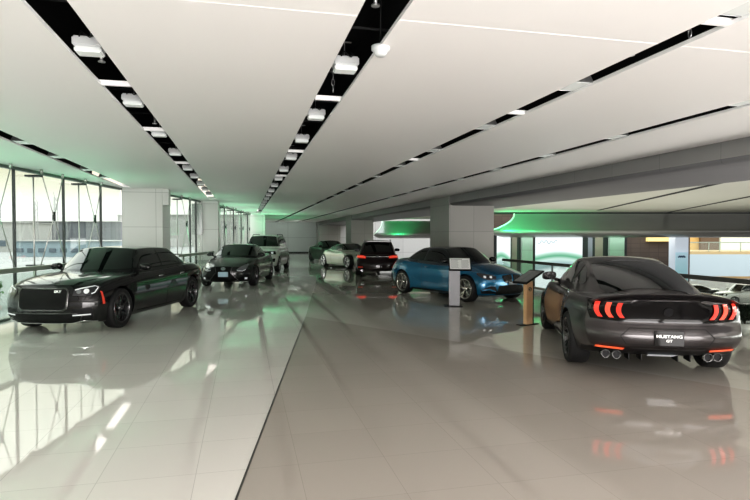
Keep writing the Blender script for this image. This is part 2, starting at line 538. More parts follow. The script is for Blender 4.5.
# base proportions shared by every car
SEC = [(0, .91), (.08, .955), (.2, .972), (.38, .995), (.56, 1.0), (.72, .985), (.86, .96), (.96, .925), (1, .895)]
def cab(wsb, wst, rt, rb, zc, zr, zd, wb0, wr, wrb=None, zrf=None, zrr=None, s0=-.30, s1=-.10, s2=.08, s3=.22, rbulge=.02, wbulge=.02):
    """rows of the greenhouse from the foot of the windscreen to the foot of the rear glass"""
    zrf = zrf or zr-.03; zrr = zrr or zr-.04; wrb = wrb or wb0-.06
    rows = []
    for t in (0, .06, .35, .7, .95, 1):
        b = math.sin(t*PI)*wbulge
        rows.append((wsb+(wst-wsb)*t, zc+(zrf-zc)*t+b, wb0+(wr-wb0)*t, zc+(zrf-zc)*t+b-.035-.015*t+(-.03 if t == 0 else 0), s0+(s1-s0)*t))
    for t, z in ((.12, .6), (.4, 1), (.6, .98), (.88, .4)):
        rows.append((wst+(rt-wst)*t, (zrf if t < .5 else zrr)+(zr-(zrf if t < .5 else zrr))*z, wr+.008, (zrf if t < .5 else zrr)+(zr-(zrf if t < .5 else zrr))*z-.05, s1*(1-t)+s2*t))
    for t in (0, .05, .3, .65, .94, 1):
        b = math.sin(t*PI)*rbulge
        rows.append((rt+(rb-rt)*t, zrr+(zd-zrr)*t+b, wr+(wrb-wr)*t, zrr+(zd-zrr)*t+b-.05-(.03 if t == 1 else 0), s2+(s3-s2)*t))
    return rows

def glassfb(c, zc, zt, yb, yt, back=False, name=None, z2=None, m=None):
    n = 7; pts = []
    for i in range(n):
        t = -1+2*i/(n-1); pts.append((yb*t, zc + (0.0 if not back else .0)))
    for i in range(n):
        t = 1-2*i/(n-1); pts.append((yt*t, zt-.025*t*t))
    return c.patch(name or ('rear_window' if back else 'windscreen'), PI if back else 0, pts, m or M['glass'], which='cab', mirror=False, step=.08, off=.004)

# ---------------------------------------------------- black sedan by the windows
def black_sedan():
    P = paint('paint_black', (0.008, 0.008, 0.009), .1, .25)
    sp = dict(paint=P, wb=3.05, rear=-2.58, nose=2.44, tyre_r=.365, rim_r=.265, rim_mat=M['dark_rim'], rim_style='double', caliper=True,
        deck=[(-2.58, .98), (-2.4, 1.06), (-1.6, 1.08), (-1, 1.06), (0, 1.03), (.8, 1.02), (1.1, 1.02), (1.8, .985), (2.25, .925), (2.44, .86)],
        bottom=[(-2.58, .34), (-2.3, .22), (-1.5, .17), (1.5, .17), (2.2, .17), (2.44, .2)],
        plan=[(-2.58, .84), (-2.2, .91), (-1.2, .935), (0, .935), (1.2, .94), (2.0, .92), (2.44, .86)], sec=SEC,
        frontz=[(.15, -.05), (.3, 0), (.5, .0), (.72, -.03), (.83, -.06), (.9, -.1)], rearz=[(.2, .1), (.4, 0), (.8, .02), (1.08, .09)],
        belt=[(-1.9, .70), (-1.2, .81), (0, .83), (.8, .81), (1.1, .74)], fcurve=.30, fpow=3.6, crown=.055, lowz=.22,
        cabin=cab(1.26, .52, -1.02, -1.88, .99, 1.485, 1.06, .76, .61, .70, zrf=1.465, zrr=1.455, s0=-.36, s1=-.1))
    c = Car('sedan', sp, 'shiny black four-door sedan with a black mesh grille, parked beside the glass window wall', 'car', (-2.57, 12.75), -1.90)
    glassfb(c, 1.035, 1.435, .70, .56); glassfb(c, 1.10, 1.41, .62, .52, True)
    c.patch('side_window', SIDE, sidepoly([(.93, 1.06), (.58, 1.28), (.38, 1.37), (-.20, 1.40), (-.22, 1.06)]), M['glass'], which='cab')
    c.patch('side_window', SIDE, sidepoly([(-.30, 1.06), (-.28, 1.40), (-.88, 1.37), (-1.10, 1.30), (-1.14, 1.08)]), M['glass'], which='cab')
    c.patch('side_window', SIDE, sidepoly([(-1.18, 1.09), (-1.12, 1.28), (-1.45, 1.13), (-1.5, 1.10)]), M['glass'], which='cab')
    # grille
    g = [(-.43, .46), (-.44, .74), (-.39, .79), (.39, .79), (.44, .74), (.43, .46), (.37, .42), (-.37, .42)]
    gr = c.patch('grille', 0, g, M['mesh'], mirror=False, off=.006)[0]
    c.strip('grille_surround', 0, g, .03, M['dark_chrome'], off=.014, mirror=False, closed=True, parent=gr)
    for k in range(7):
        c.strip('grille_bar', 0, [(-.42, .46+k*.042), (.42, .46+k*.042)], .006, M['black'], off=.012, mirror=False, parent=gr)
    c.text('SRT', 0, .28, .735, .055, M['chrome'], 'badge', off=.02, bold=.001, sx=1.3)
    hl = c.patch('headlamp', ('front', .35), [(.50, .665), (.52, .77), (.62, .80), (.86, .83), (.93, .80), (.88, .70), (.78, .665)], M['lamp_dark'], off=.007, thick=.004, step=.04)
    for k, h in enumerate(hl):
        pass
    for q in c.patch('lamp_projector', ('front', .35), [(.72+.045*math.cos(a*PI/6), .735+.042*math.sin(a*PI/6)) for a in range(12)], M['lamp_white'], off=.016): q.parent = c.root
    c.patch('lamp_projector', ('front', .35), [(.60+.04*math.cos(a*PI/6), .73+.035*math.sin(a*PI/6)) for a in range(12)], M['lamp'], off=.016)
    c.strip('lamp_strip', ('front', .35), [(.54, .76), (.64, .785), (.84, .81), (.89, .79), (.85, .71), (.80, .69)], .018, M['lamp_white'], off=.018)
    c.patch('lower_intake', 0, [(-.58, .20), (-.62, .31), (-.55, .355), (.55, .355), (.62, .31), (.58, .20)], M['mesh'], mirror=False, off=.006)
    c.strip('intake_surround', 0, [(-.60, .21), (-.64, .32), (-.56, .37), (.56, .37), (.64, .32), (.60, .21)], .018, M['dark_chrome'], off=.012, mirror=False)
    c.strip('chin_trim', 0, [(-.80, .215), (-.66, .235), (-.5, .205), (.5, .205), (.66, .235), (.80, .215)], .02, M['chrome'], off=.012, mirror=False)
    c.patch('fog_lamp_recess', ('front', .4), [(.46, .30), (.48, .44), (.82, .45), (.84, .30)], M['black'], off=.006)
    c.strip('fog_lamp', ('front', .4), [(.50, .335), (.80, .345)], .022, M['lamp_white'], off=.014)
    c.patch('side_marker', SIDE, sidepoly([(2.00, .50), (2.03, .72), (2.07, .73), (2.06, .5)]), M['marker'], off=.006)
    for ln in ([(1.12, .30), (1.14, .8), (1.0, .99)], [(-.26, .26), (-.26, 1.0)], [(-1.08, .75), (-1.2, .88), (-1.18, 1.0)], [(.98, .25), (-.25, .24), (-1.0, .25), (-1.1, .45)]):
        c.strip('panel_gap', SIDE, sidepoly(ln), .007, M['seam'], which='body')
    c.strip('panel_gap', 'top', [(1.15, .72), (1.8, .74), (2.3, .66), (2.36, .4)], .008, M['seam'], which='body')
    c.strip('window_trim', SIDE, sidepoly([(.95, 1.045), (0, 1.045), (-1.2, 1.06), (-1.55, 1.09)]), .014, M['gloss_black'], which='cab')
    c.patch('hood_scoop', 'top', [(1.35, .22), (1.4, .42), (1.85, .38), (1.8, .24)], M['black'], which='body', off=.005)
    handles(c, [.0, -.98], .86, M['chrome'])
    mirrors(c, .70, .84, 1.05, P)
    c.patch('tail_lamp', PI, [(.60, .75), (.62, .96), (.80, .95), (.82, .74)], M['tail'])
    return c

# ---------------------------------------------------- dark grey fastback coupe, seen from behind
def grey_coupe():
    P = paint('paint_dark_grey', (0.045, 0.040, 0.041), .65, .3)
    sp = dict(paint=P, wb=2.72, rear=-2.40, nose=2.35, tyre_r=.345, rim_r=.25, rim_mat=M['dark_rim'], rim_style='split', tw=1.15,
        deck=[(-2.40, .955), (-2.3, .985), (-1.9, .99), (-1.3, .985), (-.6, .96), (0, .94), (.6, .94), (1.1, .96), (1.7, .91), (2.15, .80), (2.35, .70)],
        bottom=[(-2.40, .38), (-2.2, .26), (-1.5, .19), (1.5, .15), (2.2, .16), (2.35, .2)],
        plan=[(-2.40, .86), (-2.1, .92), (-1.36, .95), (-.6, .915), (0, .91), (1.2, .93), (2.0, .90), (2.35, .82)], sec=SEC,
        frontz=[(.15, -.1), (.35, 0), (.55, 0), (.8, -.1)], rearz=[(.2, .2), (.36, .07), (.44, 0), (.60, .0), (.66, .07), (.9, .02), (.99, .0)],
        belt=[(-2.2, .60), (-1.6, .74), (-1.0, .80), (0, .80), (.8, .79), (1.2, .70)], fcurve=.42, rcurve=.22, flare=.03, crown=.05,
        cabin=cab(1.22, .42, -.55, -1.88, .955, 1.385, .99, .74, .55, .62, zrr=1.335, s0=-.42, s1=-.12, s2=.05, s3=.25, rbulge=.05))
    c = Car('coupe', sp, 'dark grey fastback sports coupe seen from behind, with three-bar red tail lamps', 'car', (5.62, 7.53), 1.163)
    glassfb(c, .995, 1.345, .68, .53)
    c.patch('rear_window', 'top', [(-.62, -.49), (-.60, 0), (-.62, .49), (-1.0, .545), (-1.5, .56), (-1.70, .52), (-1.74, 0), (-1.70, -.52), (-1.5, -.56), (-1.0, -.545)], M['glass'], which='cab', mirror=False, step=.08, off=.005)
    c.strip('high_brake_lamp', 'top', [(-.585, -.2), (-.585, .2)], .02, M['lamp'], which='cab', mirror=False, off=.012)
    c.patch('side_window', SIDE, sidepoly([(.90, .985), (.45, 1.20), (.2, 1.285), (-.30, 1.30), (-.50, 1.27), (-.55, .985)]), M['glass'], which='cab')
    c.patch('quarter_window', SIDE, sidepoly([(-.62, 1.02), (-.58, 1.25), (-.80, 1.20), (-1.12, 1.06), (-1.1, 1.02)]), M['glass'], which='cab')
    # tail panel
    def R(u, z): return (u, z)
    tp = c.patch('tail_panel', PI, [(-.80, .71), (-.83, .80), (-.81, .93), (-.5, .945), (0, .945), (.5, .945), (.81, .93), (.83, .80), (.80, .71), (.5, .69), (-.5, .69)], M['gloss_black'], mirror=False, off=.006, thick=.0)[0]
    for k in range(3):
        u0 = .45 + k*.112
        pts = []
        for i in range(7):
            t = i/6; pts.append((u0+.022+.038*math.sin(t*PI*.9+.3)-.035*(1-t), .735+.175*t))
        for i in range(7):
            t = 1-i/6; pts.append((u0+.072+.038*math.sin(t*PI*.9+.3)-.035*(1-t), .735+.175*t))
        # leaning bars, curved like gills
        c.patch('tail_lamp', PI, pts, M['tail_bright'] if k == 1 else M['tail'], off=.012, thick=.012, step=.03)
    c.patch('emblem', PI, [(.05*math.cos(a*PI/8), .82+.05*math.sin(a*PI/8)) for a in range(16)], M['black'], off=.016, mirror=False)
    # spoiler
    bm = bmesh.new(); prev = None; n = 21
    for i in range(n):
        y = -.80+1.6*i/(n-1); t = abs(y)/.80
        q, nn = c.cast(*c.frame('top'), -2.22+.10*t**3, y, 'body')
        x = q.x
        cur = [bm.verts.new(v) for v in ((x+.16, y, q.z-.01), (x+.02, y, q.z+.022), (x-.10, y, q.z+.042-.02*t**4), (x-.115, y, q.z+.032-.02*t**4), (x-.05, y, q.z-.02))]
        if prev:
            for k in range(5): bm.faces.new((prev[k], prev[(k+1) % 5], cur[(k+1) % 5], cur[k]))
        else: bm.faces.new(cur)
        prev = cur
    bm.faces.new(prev[::-1]); bmesh.ops.recalc_face_normals(bm, faces=bm.faces)
    mesh_obj('spoiler', bm, P, c.root, smooth=False)
    c.strip('panel_gap', PI, [(-.5, .695), (-.52, .66), (.52, .66), (.5, .695)], .006, M['seam'], mirror=False)
    c.strip('plate_recess', PI, [(-.50, .53), (-.40, .625), (.40, .625), (.50, .53), (.44, .44), (-.44, .44)], .012, M['seam'], mirror=False, closed=True, off=.004)
    plate(c, PI, .525, .31, .165, M['gloss_black'], [('MUSTANG', .022, .047), ('GT', -.028, .04)])
    c.patch('diffuser', PI, [(-.84, .24), (-.86, .36), (-.50, .385), (-.40, .415), (.40, .415), (.50, .385), (.86, .36), (.84, .24), (.4, .2), (-.4, .2)], M['black'], mirror=False, off=.006)
    for u in (-.34, -.2, .2, .34):
        bm = bmesh.new(); q, nn = c.cast(*c.frame(PI), u, .27)
        box(bm, q.x-.05, q.x+.15, -u-.006, -u+.006, .2, .33); mesh_obj('diffuser_fin', bm, M['black'], c.root)
    c.patch('reversing_lamp', PI, [(-.14, .275), (-.16, .32), (.16, .32), (.14, .275)], M['lamp_white'], mirror=False, off=.02, thick=.01)
    c.patch('reflector', PI, [(.46, .372), (.45, .398), (.74, .405), (.75, .378)], M['reflector'], off=.012, thick=.008)
    for sg in (1, -1):
        for y in (.50, .615):
            bm = bmesh.new()
            q, nn = c.cast(*c.frame(PI), y, .3)
            x = q.x + .02
            lathe_y(bm, [(.044, 0), (.050, -.008), (.050, .12), (.043, .12), (.040, 0), (.044, 0)], 24)
            lathe_y(bm, [(.001, .02), (.042, .02)], 24, 1)
            for v in bm.verts: v.co = Vector((x-.09+v.co.y, sg*y+v.co.x, .275+v.co.z))
            mesh_obj('exhaust_tip', bm, [M['dark_chrome'], M['black']], c.root)
    c.text('5.0', SIDE, -1.55, .80, .05, M['chrome']) if False else None
    for ln in ([(1.0, .30), (1.02, .8), (.9, .93)], [(-.46, .26), (-.46, .6), (-.52, .93)], [(1.0, .24), (-.45, .24)]):
        c.strip('panel_gap', SIDE, sidepoly(ln), .007, M['seam'], which='body')
    c.strip('body_crease', SIDE, sidepoly([(-.5, .70), (-1.0, .76), (-1.5, .78), (-2.1, .76)]), .008, P, which='body', off=.002)
    c.patch('side_scoop', SIDE, sidepoly([(-.60, .50), (-.72, .62), (-.98, .70), (-.92, .58)]), M['gloss_black'], which='body', off=.005)
    c.strip('sill_trim', SIDE, sidepoly([(.95, .21), (-.95, .21)]), .05, M['black'], which='body')
    handles(c, [-.28], .82, P)
    mirrors(c, .62, .82, .99, P)
    c.patch('headlamp', ('front', .4), [(.52, .60), (.55, .70), (.80, .74), (.84, .66)], M['lamp'], off=.006)
    c.patch('grille', 0, [(-.5, .42), (-.56, .6), (.56, .6), (.5, .42)], M['mesh'], mirror=False)
    return c

# ---------------------------------------------------- blue coupe
def blue_coupe():
    P = paint('paint_blue', (0.002, 0.15, 0.30), .45, .25)
    RF = mat('carbon_roof', (0.012, 0.016, 0.03), .25, coat=1, noise=.2, nscale=120)
    sp = dict(paint=P, roof=RF, wb=2.69, rear=-2.28, nose=2.15, tyre_r=.34, rim_r=.255, rim_mat=M['bronze_rim'], rim_style='double', tw=1.1,
        deck=[(-2.28, .95), (-2.15, 1.03), (-1.7, 1.045), (-1, 1.01), (0, .97), (.6, .965), (1.0, .985), (1.5, .93), (1.95, .82), (2.15, .74)],
        bottom=[(-2.28, .34), (-2.1, .24), (-1.3, .17), (1.3, .16), (1.9, .16), (2.15, .2)],
        plan=[(-2.28, .82), (-1.9, .90), (-1.34, .92), (-.5, .885), (.3, .885), (1.3, .915), (1.8, .90), (2.15, .84)], sec=SEC,
        frontz=[(.15, -.08), (.3, 0), (.55, 0), (.7, -.03), (.85, -.16)], rearz=[(.2, .15), (.4, 0), (.7, .0), (.9, .06), (1.05, .03)],
        belt=[(-1.8, .66), (-1.2, .78), (0, .80), (.7, .79), (1.0, .71)], fcurve=.36, rcurve=.3, flare=.03,
        cabin=cab(1.10, .32, -.82, -1.70, .965, 1.41, 1.03, .74, .58, .64, zrr=1.385, s0=-.36, s1=-.1, s2=.06, s3=.22, rbulge=.035))
    c = Car('coupe', sp, 'bright blue two-door coupe with a dark roof, parked in front of the large square pillar', 'car', (5.86, 14.85), -1.218)
    glassfb(c, 1.01, 1.365, .69, .54); glassfb(c, 1.07, 1.33, .56, .50, True)
    c.patch('side_window', SIDE, sidepoly([(.76, 1.0), (.40, 1.21), (.15, 1.315), (-.40, 1.325), (-.46, 1.0)]), M['glass'], which='cab')
    c.patch('side_window', SIDE, sidepoly([(-.53, 1.01), (-.48, 1.325), (-.80, 1.28), (-1.12, 1.14), (-1.22, 1.05)]), M['glass'], which='cab')
    c.strip('window_trim', SIDE, sidepoly([(.80, .985), (0, .985), (-.8, 1.0), (-1.25, 1.045)]), .012, M['gloss_black'], which='cab')
    for sg in (1,):
        k = c.patch('kidney_grille', 0, [(.03, .52), (.03, .70), (.06, .715), (.30, .70), (.33, .66), (.27, .54), (.22, .51)], M['gloss_black'], off=.008, thick=.006)
        for q in range(7):
            c.strip('grille_bar', 0, [(.06+q*.032, .545), (.06+q*.035, .69)], .006, M['dark_rim'], off=.018)
    c.patch('headlamp', ('front', .4), [(.48, .60), (.47, .68), (.62, .72), (.90, .755), (.94, .72), (.86, .635), (.70, .59)], M['lamp_dark'], off=.006, thick=.004, step=.04)
    for u in (.62, .77):
        c.patch('lamp_projector', ('front', .4), [(u+.034*math.cos(a*PI/6), .66+.03*math.sin(a*PI/6)) for a in range(12)], M['lamp_white'], off=.014)
    c.strip('lamp_strip', ('front', .4), [(.52, .685), (.66, .71), (.88, .735)], .012, M['lamp'], off=.014)
    c.patch('lower_intake', 0, [(-.48, .22), (-.42, .44), (0, .47), (.42, .44), (.48, .22)], M['mesh'], mirror=False, off=.006)
    c.patch('corner_intake', ('front', .4), [(.42, .25), (.50, .42), (.62, .44), (.90, .34), (.86, .25)], M['black'], off=.006)
    c.strip('intake_blade', ('front', .4), [(.50, .30), (.66, .36), (.86, .33)], .03, P, off=.02)
    c.strip('splitter', 0, [(-.85, .19), (-.5, .17), (.5, .17), (.85, .19)], .03, M['black'], mirror=False, off=.01)
    plate(c, 0, .50, .30, .07, M['lamp'])
    c.patch('side_vent', SIDE, sidepoly([(.86, .60), (.92, .72), (.98, .72), (.93, .60)]), M['gloss_black'], which='body')
    for ln in ([(.98, .30), (.96, .7), (.84, .94)], [(-.47, .26), (-.46, .6), (-.50, .96)], [(.95, .25), (-.45, .25)]):
        c.strip('panel_gap', SIDE, sidepoly(ln), .007, M['seam'], which='body')
    c.strip('panel_gap', 'top', [(1.05, .62), (1.6, .66), (2.0, .60), (2.08, .35), (2.1, 0)], .007, M['seam'], which='body')
    c.strip('sill_trim', SIDE, sidepoly([(.92, .2), (-.92, .2)]), .05, M['black'], which='body')
    c.strip('body_crease', SIDE, sidepoly([(.82, .80), (.2, .78), (-.5, .80), (-1.1, .86), (-1.9, .86)]), .018, P, which='body', off=.003)
    c.strip('body_crease', SIDE, sidepoly([(.75, .42), (.2, .40), (-.5, .44), (-.85, .52)]), .022, P, which='body', off=.003)
    handles(c, [-.22], .83, P)
    mirrors(c, .56, .80, 1.0, M['gloss_black'])
    c.patch('tail_lamp', ('rear', .35), [(.84, .78), (.86, .90), (.70, .92), (.42, .90), (.42, .80)], M['tail'], off=.008)
    return c

# ---------------------------------------------------- dark sedan with a plate, behind the black one
def dark_sedan():
    P = paint('paint_graphite', (0.02, 0.022, 0.021), .4, .3)
    sp = dict(paint=P, wb=2.80, rear=-2.42, nose=2.30, tyre_r=.34, rim_r=.24, rim_mat=M['dark_rim'], rim_style='ten',
        deck=[(-2.42, .95), (-2.3, 1.05), (-1.7, 1.06), (-1, 1.01), (0, .98), (.7, .98), (1.05, .985), (1.7, .90), (2.1, .80), (2.30, .70)],
        bottom=[(-2.42, .34), (-2.2, .22), (-1.4, .17), (1.4, .16), (2.0, .16), (2.3, .2)],
        plan=[(-2.42, .80), (-2.1, .88), (-1.2, .91), (0, .90), (1.2, .91), (1.9, .89), (2.30, .82)], sec=SEC,
        frontz=[(.15, -.1), (.3, 0), (.5, 0), (.68, -.05), (.85, -.25)], rearz=[(.2, .12), (.4, 0), (.8, .02), (1.05, .08)],
        belt=[(-1.9, .64), (-1.2, .77), (0, .80), (.75, .79), (1.1, .70)], fcurve=.45, lowz=.2,
        cabin=cab(1.14, .32, -.70, -1.74, .97, 1.42, 1.03, .74, .56, .64, s0=-.40, s1=-.1))
    c = Car('sedan', sp, 'dark graphite sedan facing forward with a pale blue front number plate', 'car', (-.15, 20.96), -1.80)
    glassfb(c, 1.02, 1.38, .70, .53); glassfb(c, 1.08, 1.34, .56, .48, True)
    c.patch('side_window', SIDE, sidepoly([(.80, 1.015), (.40, 1.23), (.15, 1.325), (-.28, 1.34), (-.30, 1.015)]), M['glass'], which='cab')
    c.patch('side_window', SIDE, sidepoly([(-.37, 1.015), (-.35, 1.34), (-.80, 1.29), (-1.2, 1.12), (-1.25, 1.05)]), M['glass'], which='cab')
    c.patch('grille', 0, [(-.26, .68), (.26, .68), (.22, .50), (.46, .20), (-.46, .20), (-.22, .50)], M['mesh'], mirror=False, off=.008)
    c.strip('grille_surround', 0, [(-.28, .69), (.28, .69), (.24, .50), (.50, .2), (-.50, .2), (-.24, .50)], .022, M['dark_rim'], off=.012, mirror=False, closed=True)
    c.patch('emblem', 0, [(.08*math.cos(a*PI/8), .62+.055*math.sin(a*PI/8)) for a in range(16)], M['lamp'], off=.014, mirror=False)
    plate(c, 0, .44, .32, .16, M['plate_blue'])
    c.patch('headlamp', ('front', .4), [(.40, .58), (.48, .64), (.88, .78), (.92, .74), (.78, .60), (.60, .56)], M['lamp'], off=.006, step=.04)
    c.strip('lamp_strip', ('front', .4), [(.42, .555), (.62, .54), (.74, .58)], .015, M['lamp_white'], off=.012)
    c.patch('corner_intake', ('front', .4), [(.44, .24), (.56, .38), (.86, .42), (.84, .24)], M['black'], off=.006)
    c.patch('fog_lamp', ('front', .4), [(.70, .27), (.70, .33), (.80, .33), (.80, .27)], M['lamp_white'], off=.014)
    for ln in ([(1.02, .30), (1.02, .7), (.9, .95)], [(-.34, .26), (-.34, .97)], [(-1.0, .6), (-1.1, .8), (-1.2, .96)]):
        c.strip('panel_gap', SIDE, sidepoly(ln), .007, M['seam'], which='body')
    handles(c, [-.1, -.95], .83, P); mirrors(c, .62, .80, 1.02, P)
    return c

# ---------------------------------------------------- white sport utility vehicle
def white_suv():
    P = paint('paint_white', (0.62, 0.63, 0.60), .0, .35)
    sp = dict(paint=P, wb=2.92, rear=-2.35, nose=2.42, tyre_r=.385, rim_r=.26, rim_mat=M['silver_rim'], rim_style='five',
        deck=[(-2.35, 1.08), (-2.2, 1.16), (-1.4, 1.17), (0, 1.15), (.8, 1.15), (1.2, 1.16), (1.8, 1.12), (2.25, 1.02), (2.42, .92)],
        bottom=[(-2.35, .42), (-2.1, .30), (-1.4, .25), (1.4, .25), (2.0, .26), (2.42, .34)],
        plan=[(-2.35, .86), (-1.9, .93), (0, .94), (1.2, .945), (2.0, .93), (2.42, .88)], sec=SEC,
        frontz=[(.25, -.15), (.45, -.02), (.7, 0), (.9, -.02), (1.1, -.15)], rearz=[(.3, .1), (.5, 0), (.9, .02), (1.2, .05)],
        belt=[(-2.3, .74), (-1.6, .82), (0, .85), (.8, .84), (1.2, .78)], fcurve=.26, lowz=.42, gap=.05,
        cabin=cab(1.22, .52, -1.75, -2.22, 1.13, 1.76, 1.16, .80, .64, .72, s0=-.26, s1=-.1, s2=.03, s3=.1))
    c = Car('sport_utility_vehicle', sp, 'white sport utility vehicle with black headlamp band, tallest car, behind the graphite sedan', 'car', (1.06, 28.4), -1.79)
    glassfb(c, 1.19, 1.70, .75, .61); glassfb(c, 1.25, 1.66, .64, .56, True)
    c.patch('side_window', SIDE, sidepoly([(.92, 1.20), (.45, 1.60), (.3, 1.66), (-.30, 1.67), (-.30, 1.20)]), M['glass'], which='cab')
    c.patch('side_window', SIDE, sidepoly([(-.38, 1.20), (-.38, 1.67), (-1.2, 1.66), (-1.2, 1.20)]), M['glass'], which='cab')
    c.patch('side_window', SIDE, sidepoly([(-1.28, 1.22), (-1.28, 1.65), (-1.75, 1.62), (-1.95, 1.26)]), M['glass'], which='cab')
    c.patch('headlamp', ('front', .2), [(.42, .84), (.42, .98), (.88, .99), (.90, .84)], M['gloss_black'], off=.006)
    c.patch('lamp_projector', ('front', .2), [(.72+.06*math.cos(a*PI/6), .91+.05*math.sin(a*PI/6)) for a in range(12)], M['lamp_white'], off=.012)
    g = c.patch('grille', 0, [(-.60, .84), (-.60, .98), (.60, .98), (.60, .84)], M['gloss_black'], mirror=False, off=.006)[0]
    for k in range(7): c.patch('grille_slot', 0, [(-.36+k*.12-.04, .86), (-.36+k*.12-.04, .96), (-.36+k*.12+.04, .96), (-.36+k*.12+.04, .86)], M['mesh'], mirror=False, off=.01, parent=g)
    c.patch('lower_intake', 0, [(-.6, .42), (-.62, .60), (.62, .60), (.6, .42)], M['mesh'], mirror=False, off=.006)
    c.patch('fog_lamp_recess', ('front', .35), [(.60, .50), (.58, .66), (.88, .66), (.86, .50)], M['black'], off=.008)
    c.patch('fog_lamp', ('front', .35), [(.68+.05*math.cos(a*PI/6), .58+.045*math.sin(a*PI/6)) for a in range(12)], M['lamp_white'], off=.014)
    for ln in ([(1.05, .4), (1.05, 1.12)], [(-.34, .4), (-.34, 1.14)], [(-1.05, .7), (-1.22, 1.0), (-1.24, 1.14)]):
        c.strip('panel_gap', SIDE, sidepoly(ln), .008, M['seam'], which='body')
    for sg in (1, -1):
        bm = bmesh.new(); tube(bm, [(.2, sg*.60, 1.70), (.1, sg*.60, 1.775), (-1.5, sg*.60, 1.775), (-1.6, sg*.60, 1.70)], .015)
        mesh_obj('roof_rail', bm, M['black'], c.root)
    handles(c, [-.1, -1.05], 1.0, P); mirrors(c, .80, .86, 1.22, P, 1.15)
    return c

# ---------------------------------------------------- silver coupe
def silver_coupe():
    P = paint('paint_silver', (0.50, 0.51, 0.45), .45, .3)
    sp = dict(paint=P, wb=2.62, rear=-2.15, nose=2.15, tyre_r=.35, rim_r=.265, rim_mat=M['silver_rim'], rim_style='five', tw=1.1,
        deck=[(-2.15, .84), (-2.0, .93), (-1.4, .98), (-.8, .95), (0, .90), (.6, .90), (1.0, .92), (1.5, .87), (1.95, .74), (2.15, .64)],
        bottom=[(-2.15, .34), (-1.9, .22), (-1.3, .16), (1.3, .15), (1.9, .16), (2.15, .2)],
        plan=[(-2.15, .76), (-1.8, .88), (-1.3, .925), (-.4, .88), (.3, .88), (1.3, .92), (1.8, .88), (2.15, .76)], sec=SEC,
        frontz=[(.15, -.06), (.3, 0), (.5, 0), (.8, -.15)], rearz=[(.2, .15), (.4, 0), (.7, .02), (.95, .12)],
        belt=[(-1.9, .56), (-1.3, .72), (0, .78), (.7, .77), (1.0, .68)], fcurve=.5, rcurve=.42, flare=.035,
        cabin=cab(1.02, .25, -.45, -1.80, .90, 1.32, .93, .70, .54, .54, zrr=1.28, s0=-.36, s1=-.1, s2=.05, s3=.22, rbulge=.06))
    c = Car('coupe', sp, 'silver two-door coupe parked at an angle, in the far row behind the dark hatchback', 'car', (5.62, 30.0), -1.22)
    glassfb(c, .95, 1.28, .66, .52); glassfb(c, 1.0, 1.26, .5, .46, True)
    c.patch('side_window', SIDE, sidepoly([(.72, .95), (.35, 1.15), (.12, 1.235), (-.40, 1.24), (-.80, 1.17), (-1.05, 1.02), (-.7, .95)]), M['glass'], which='cab')
    c.patch('headlamp', ('front', .5), [(.45, .52), (.44, .62), (.75, .74), (.80, .68), (.62, .54)], M['lamp'], off=.006)
    c.patch('grille', 0, [(-.4, .22), (-.46, .42), (.46, .42), (.4, .22)], M['mesh'], mirror=False)
    for ln in ([(.92, .28), (.9, .6), (.78, .88)], [(-.5, .26), (-.52, .9)], [(.92, .24), (-.5, .24)]):
        c.strip('panel_gap', SIDE, sidepoly(ln), .008, M['seam'], which='body')
    c.patch('tail_lamp', ('rear', .5), [(.70, .70), (.72, .80), (.5, .84), (.48, .74)], M['tail'])
    handles(c, [-.35], .78, P); mirrors(c, .52, .78, .94, P)
    return c

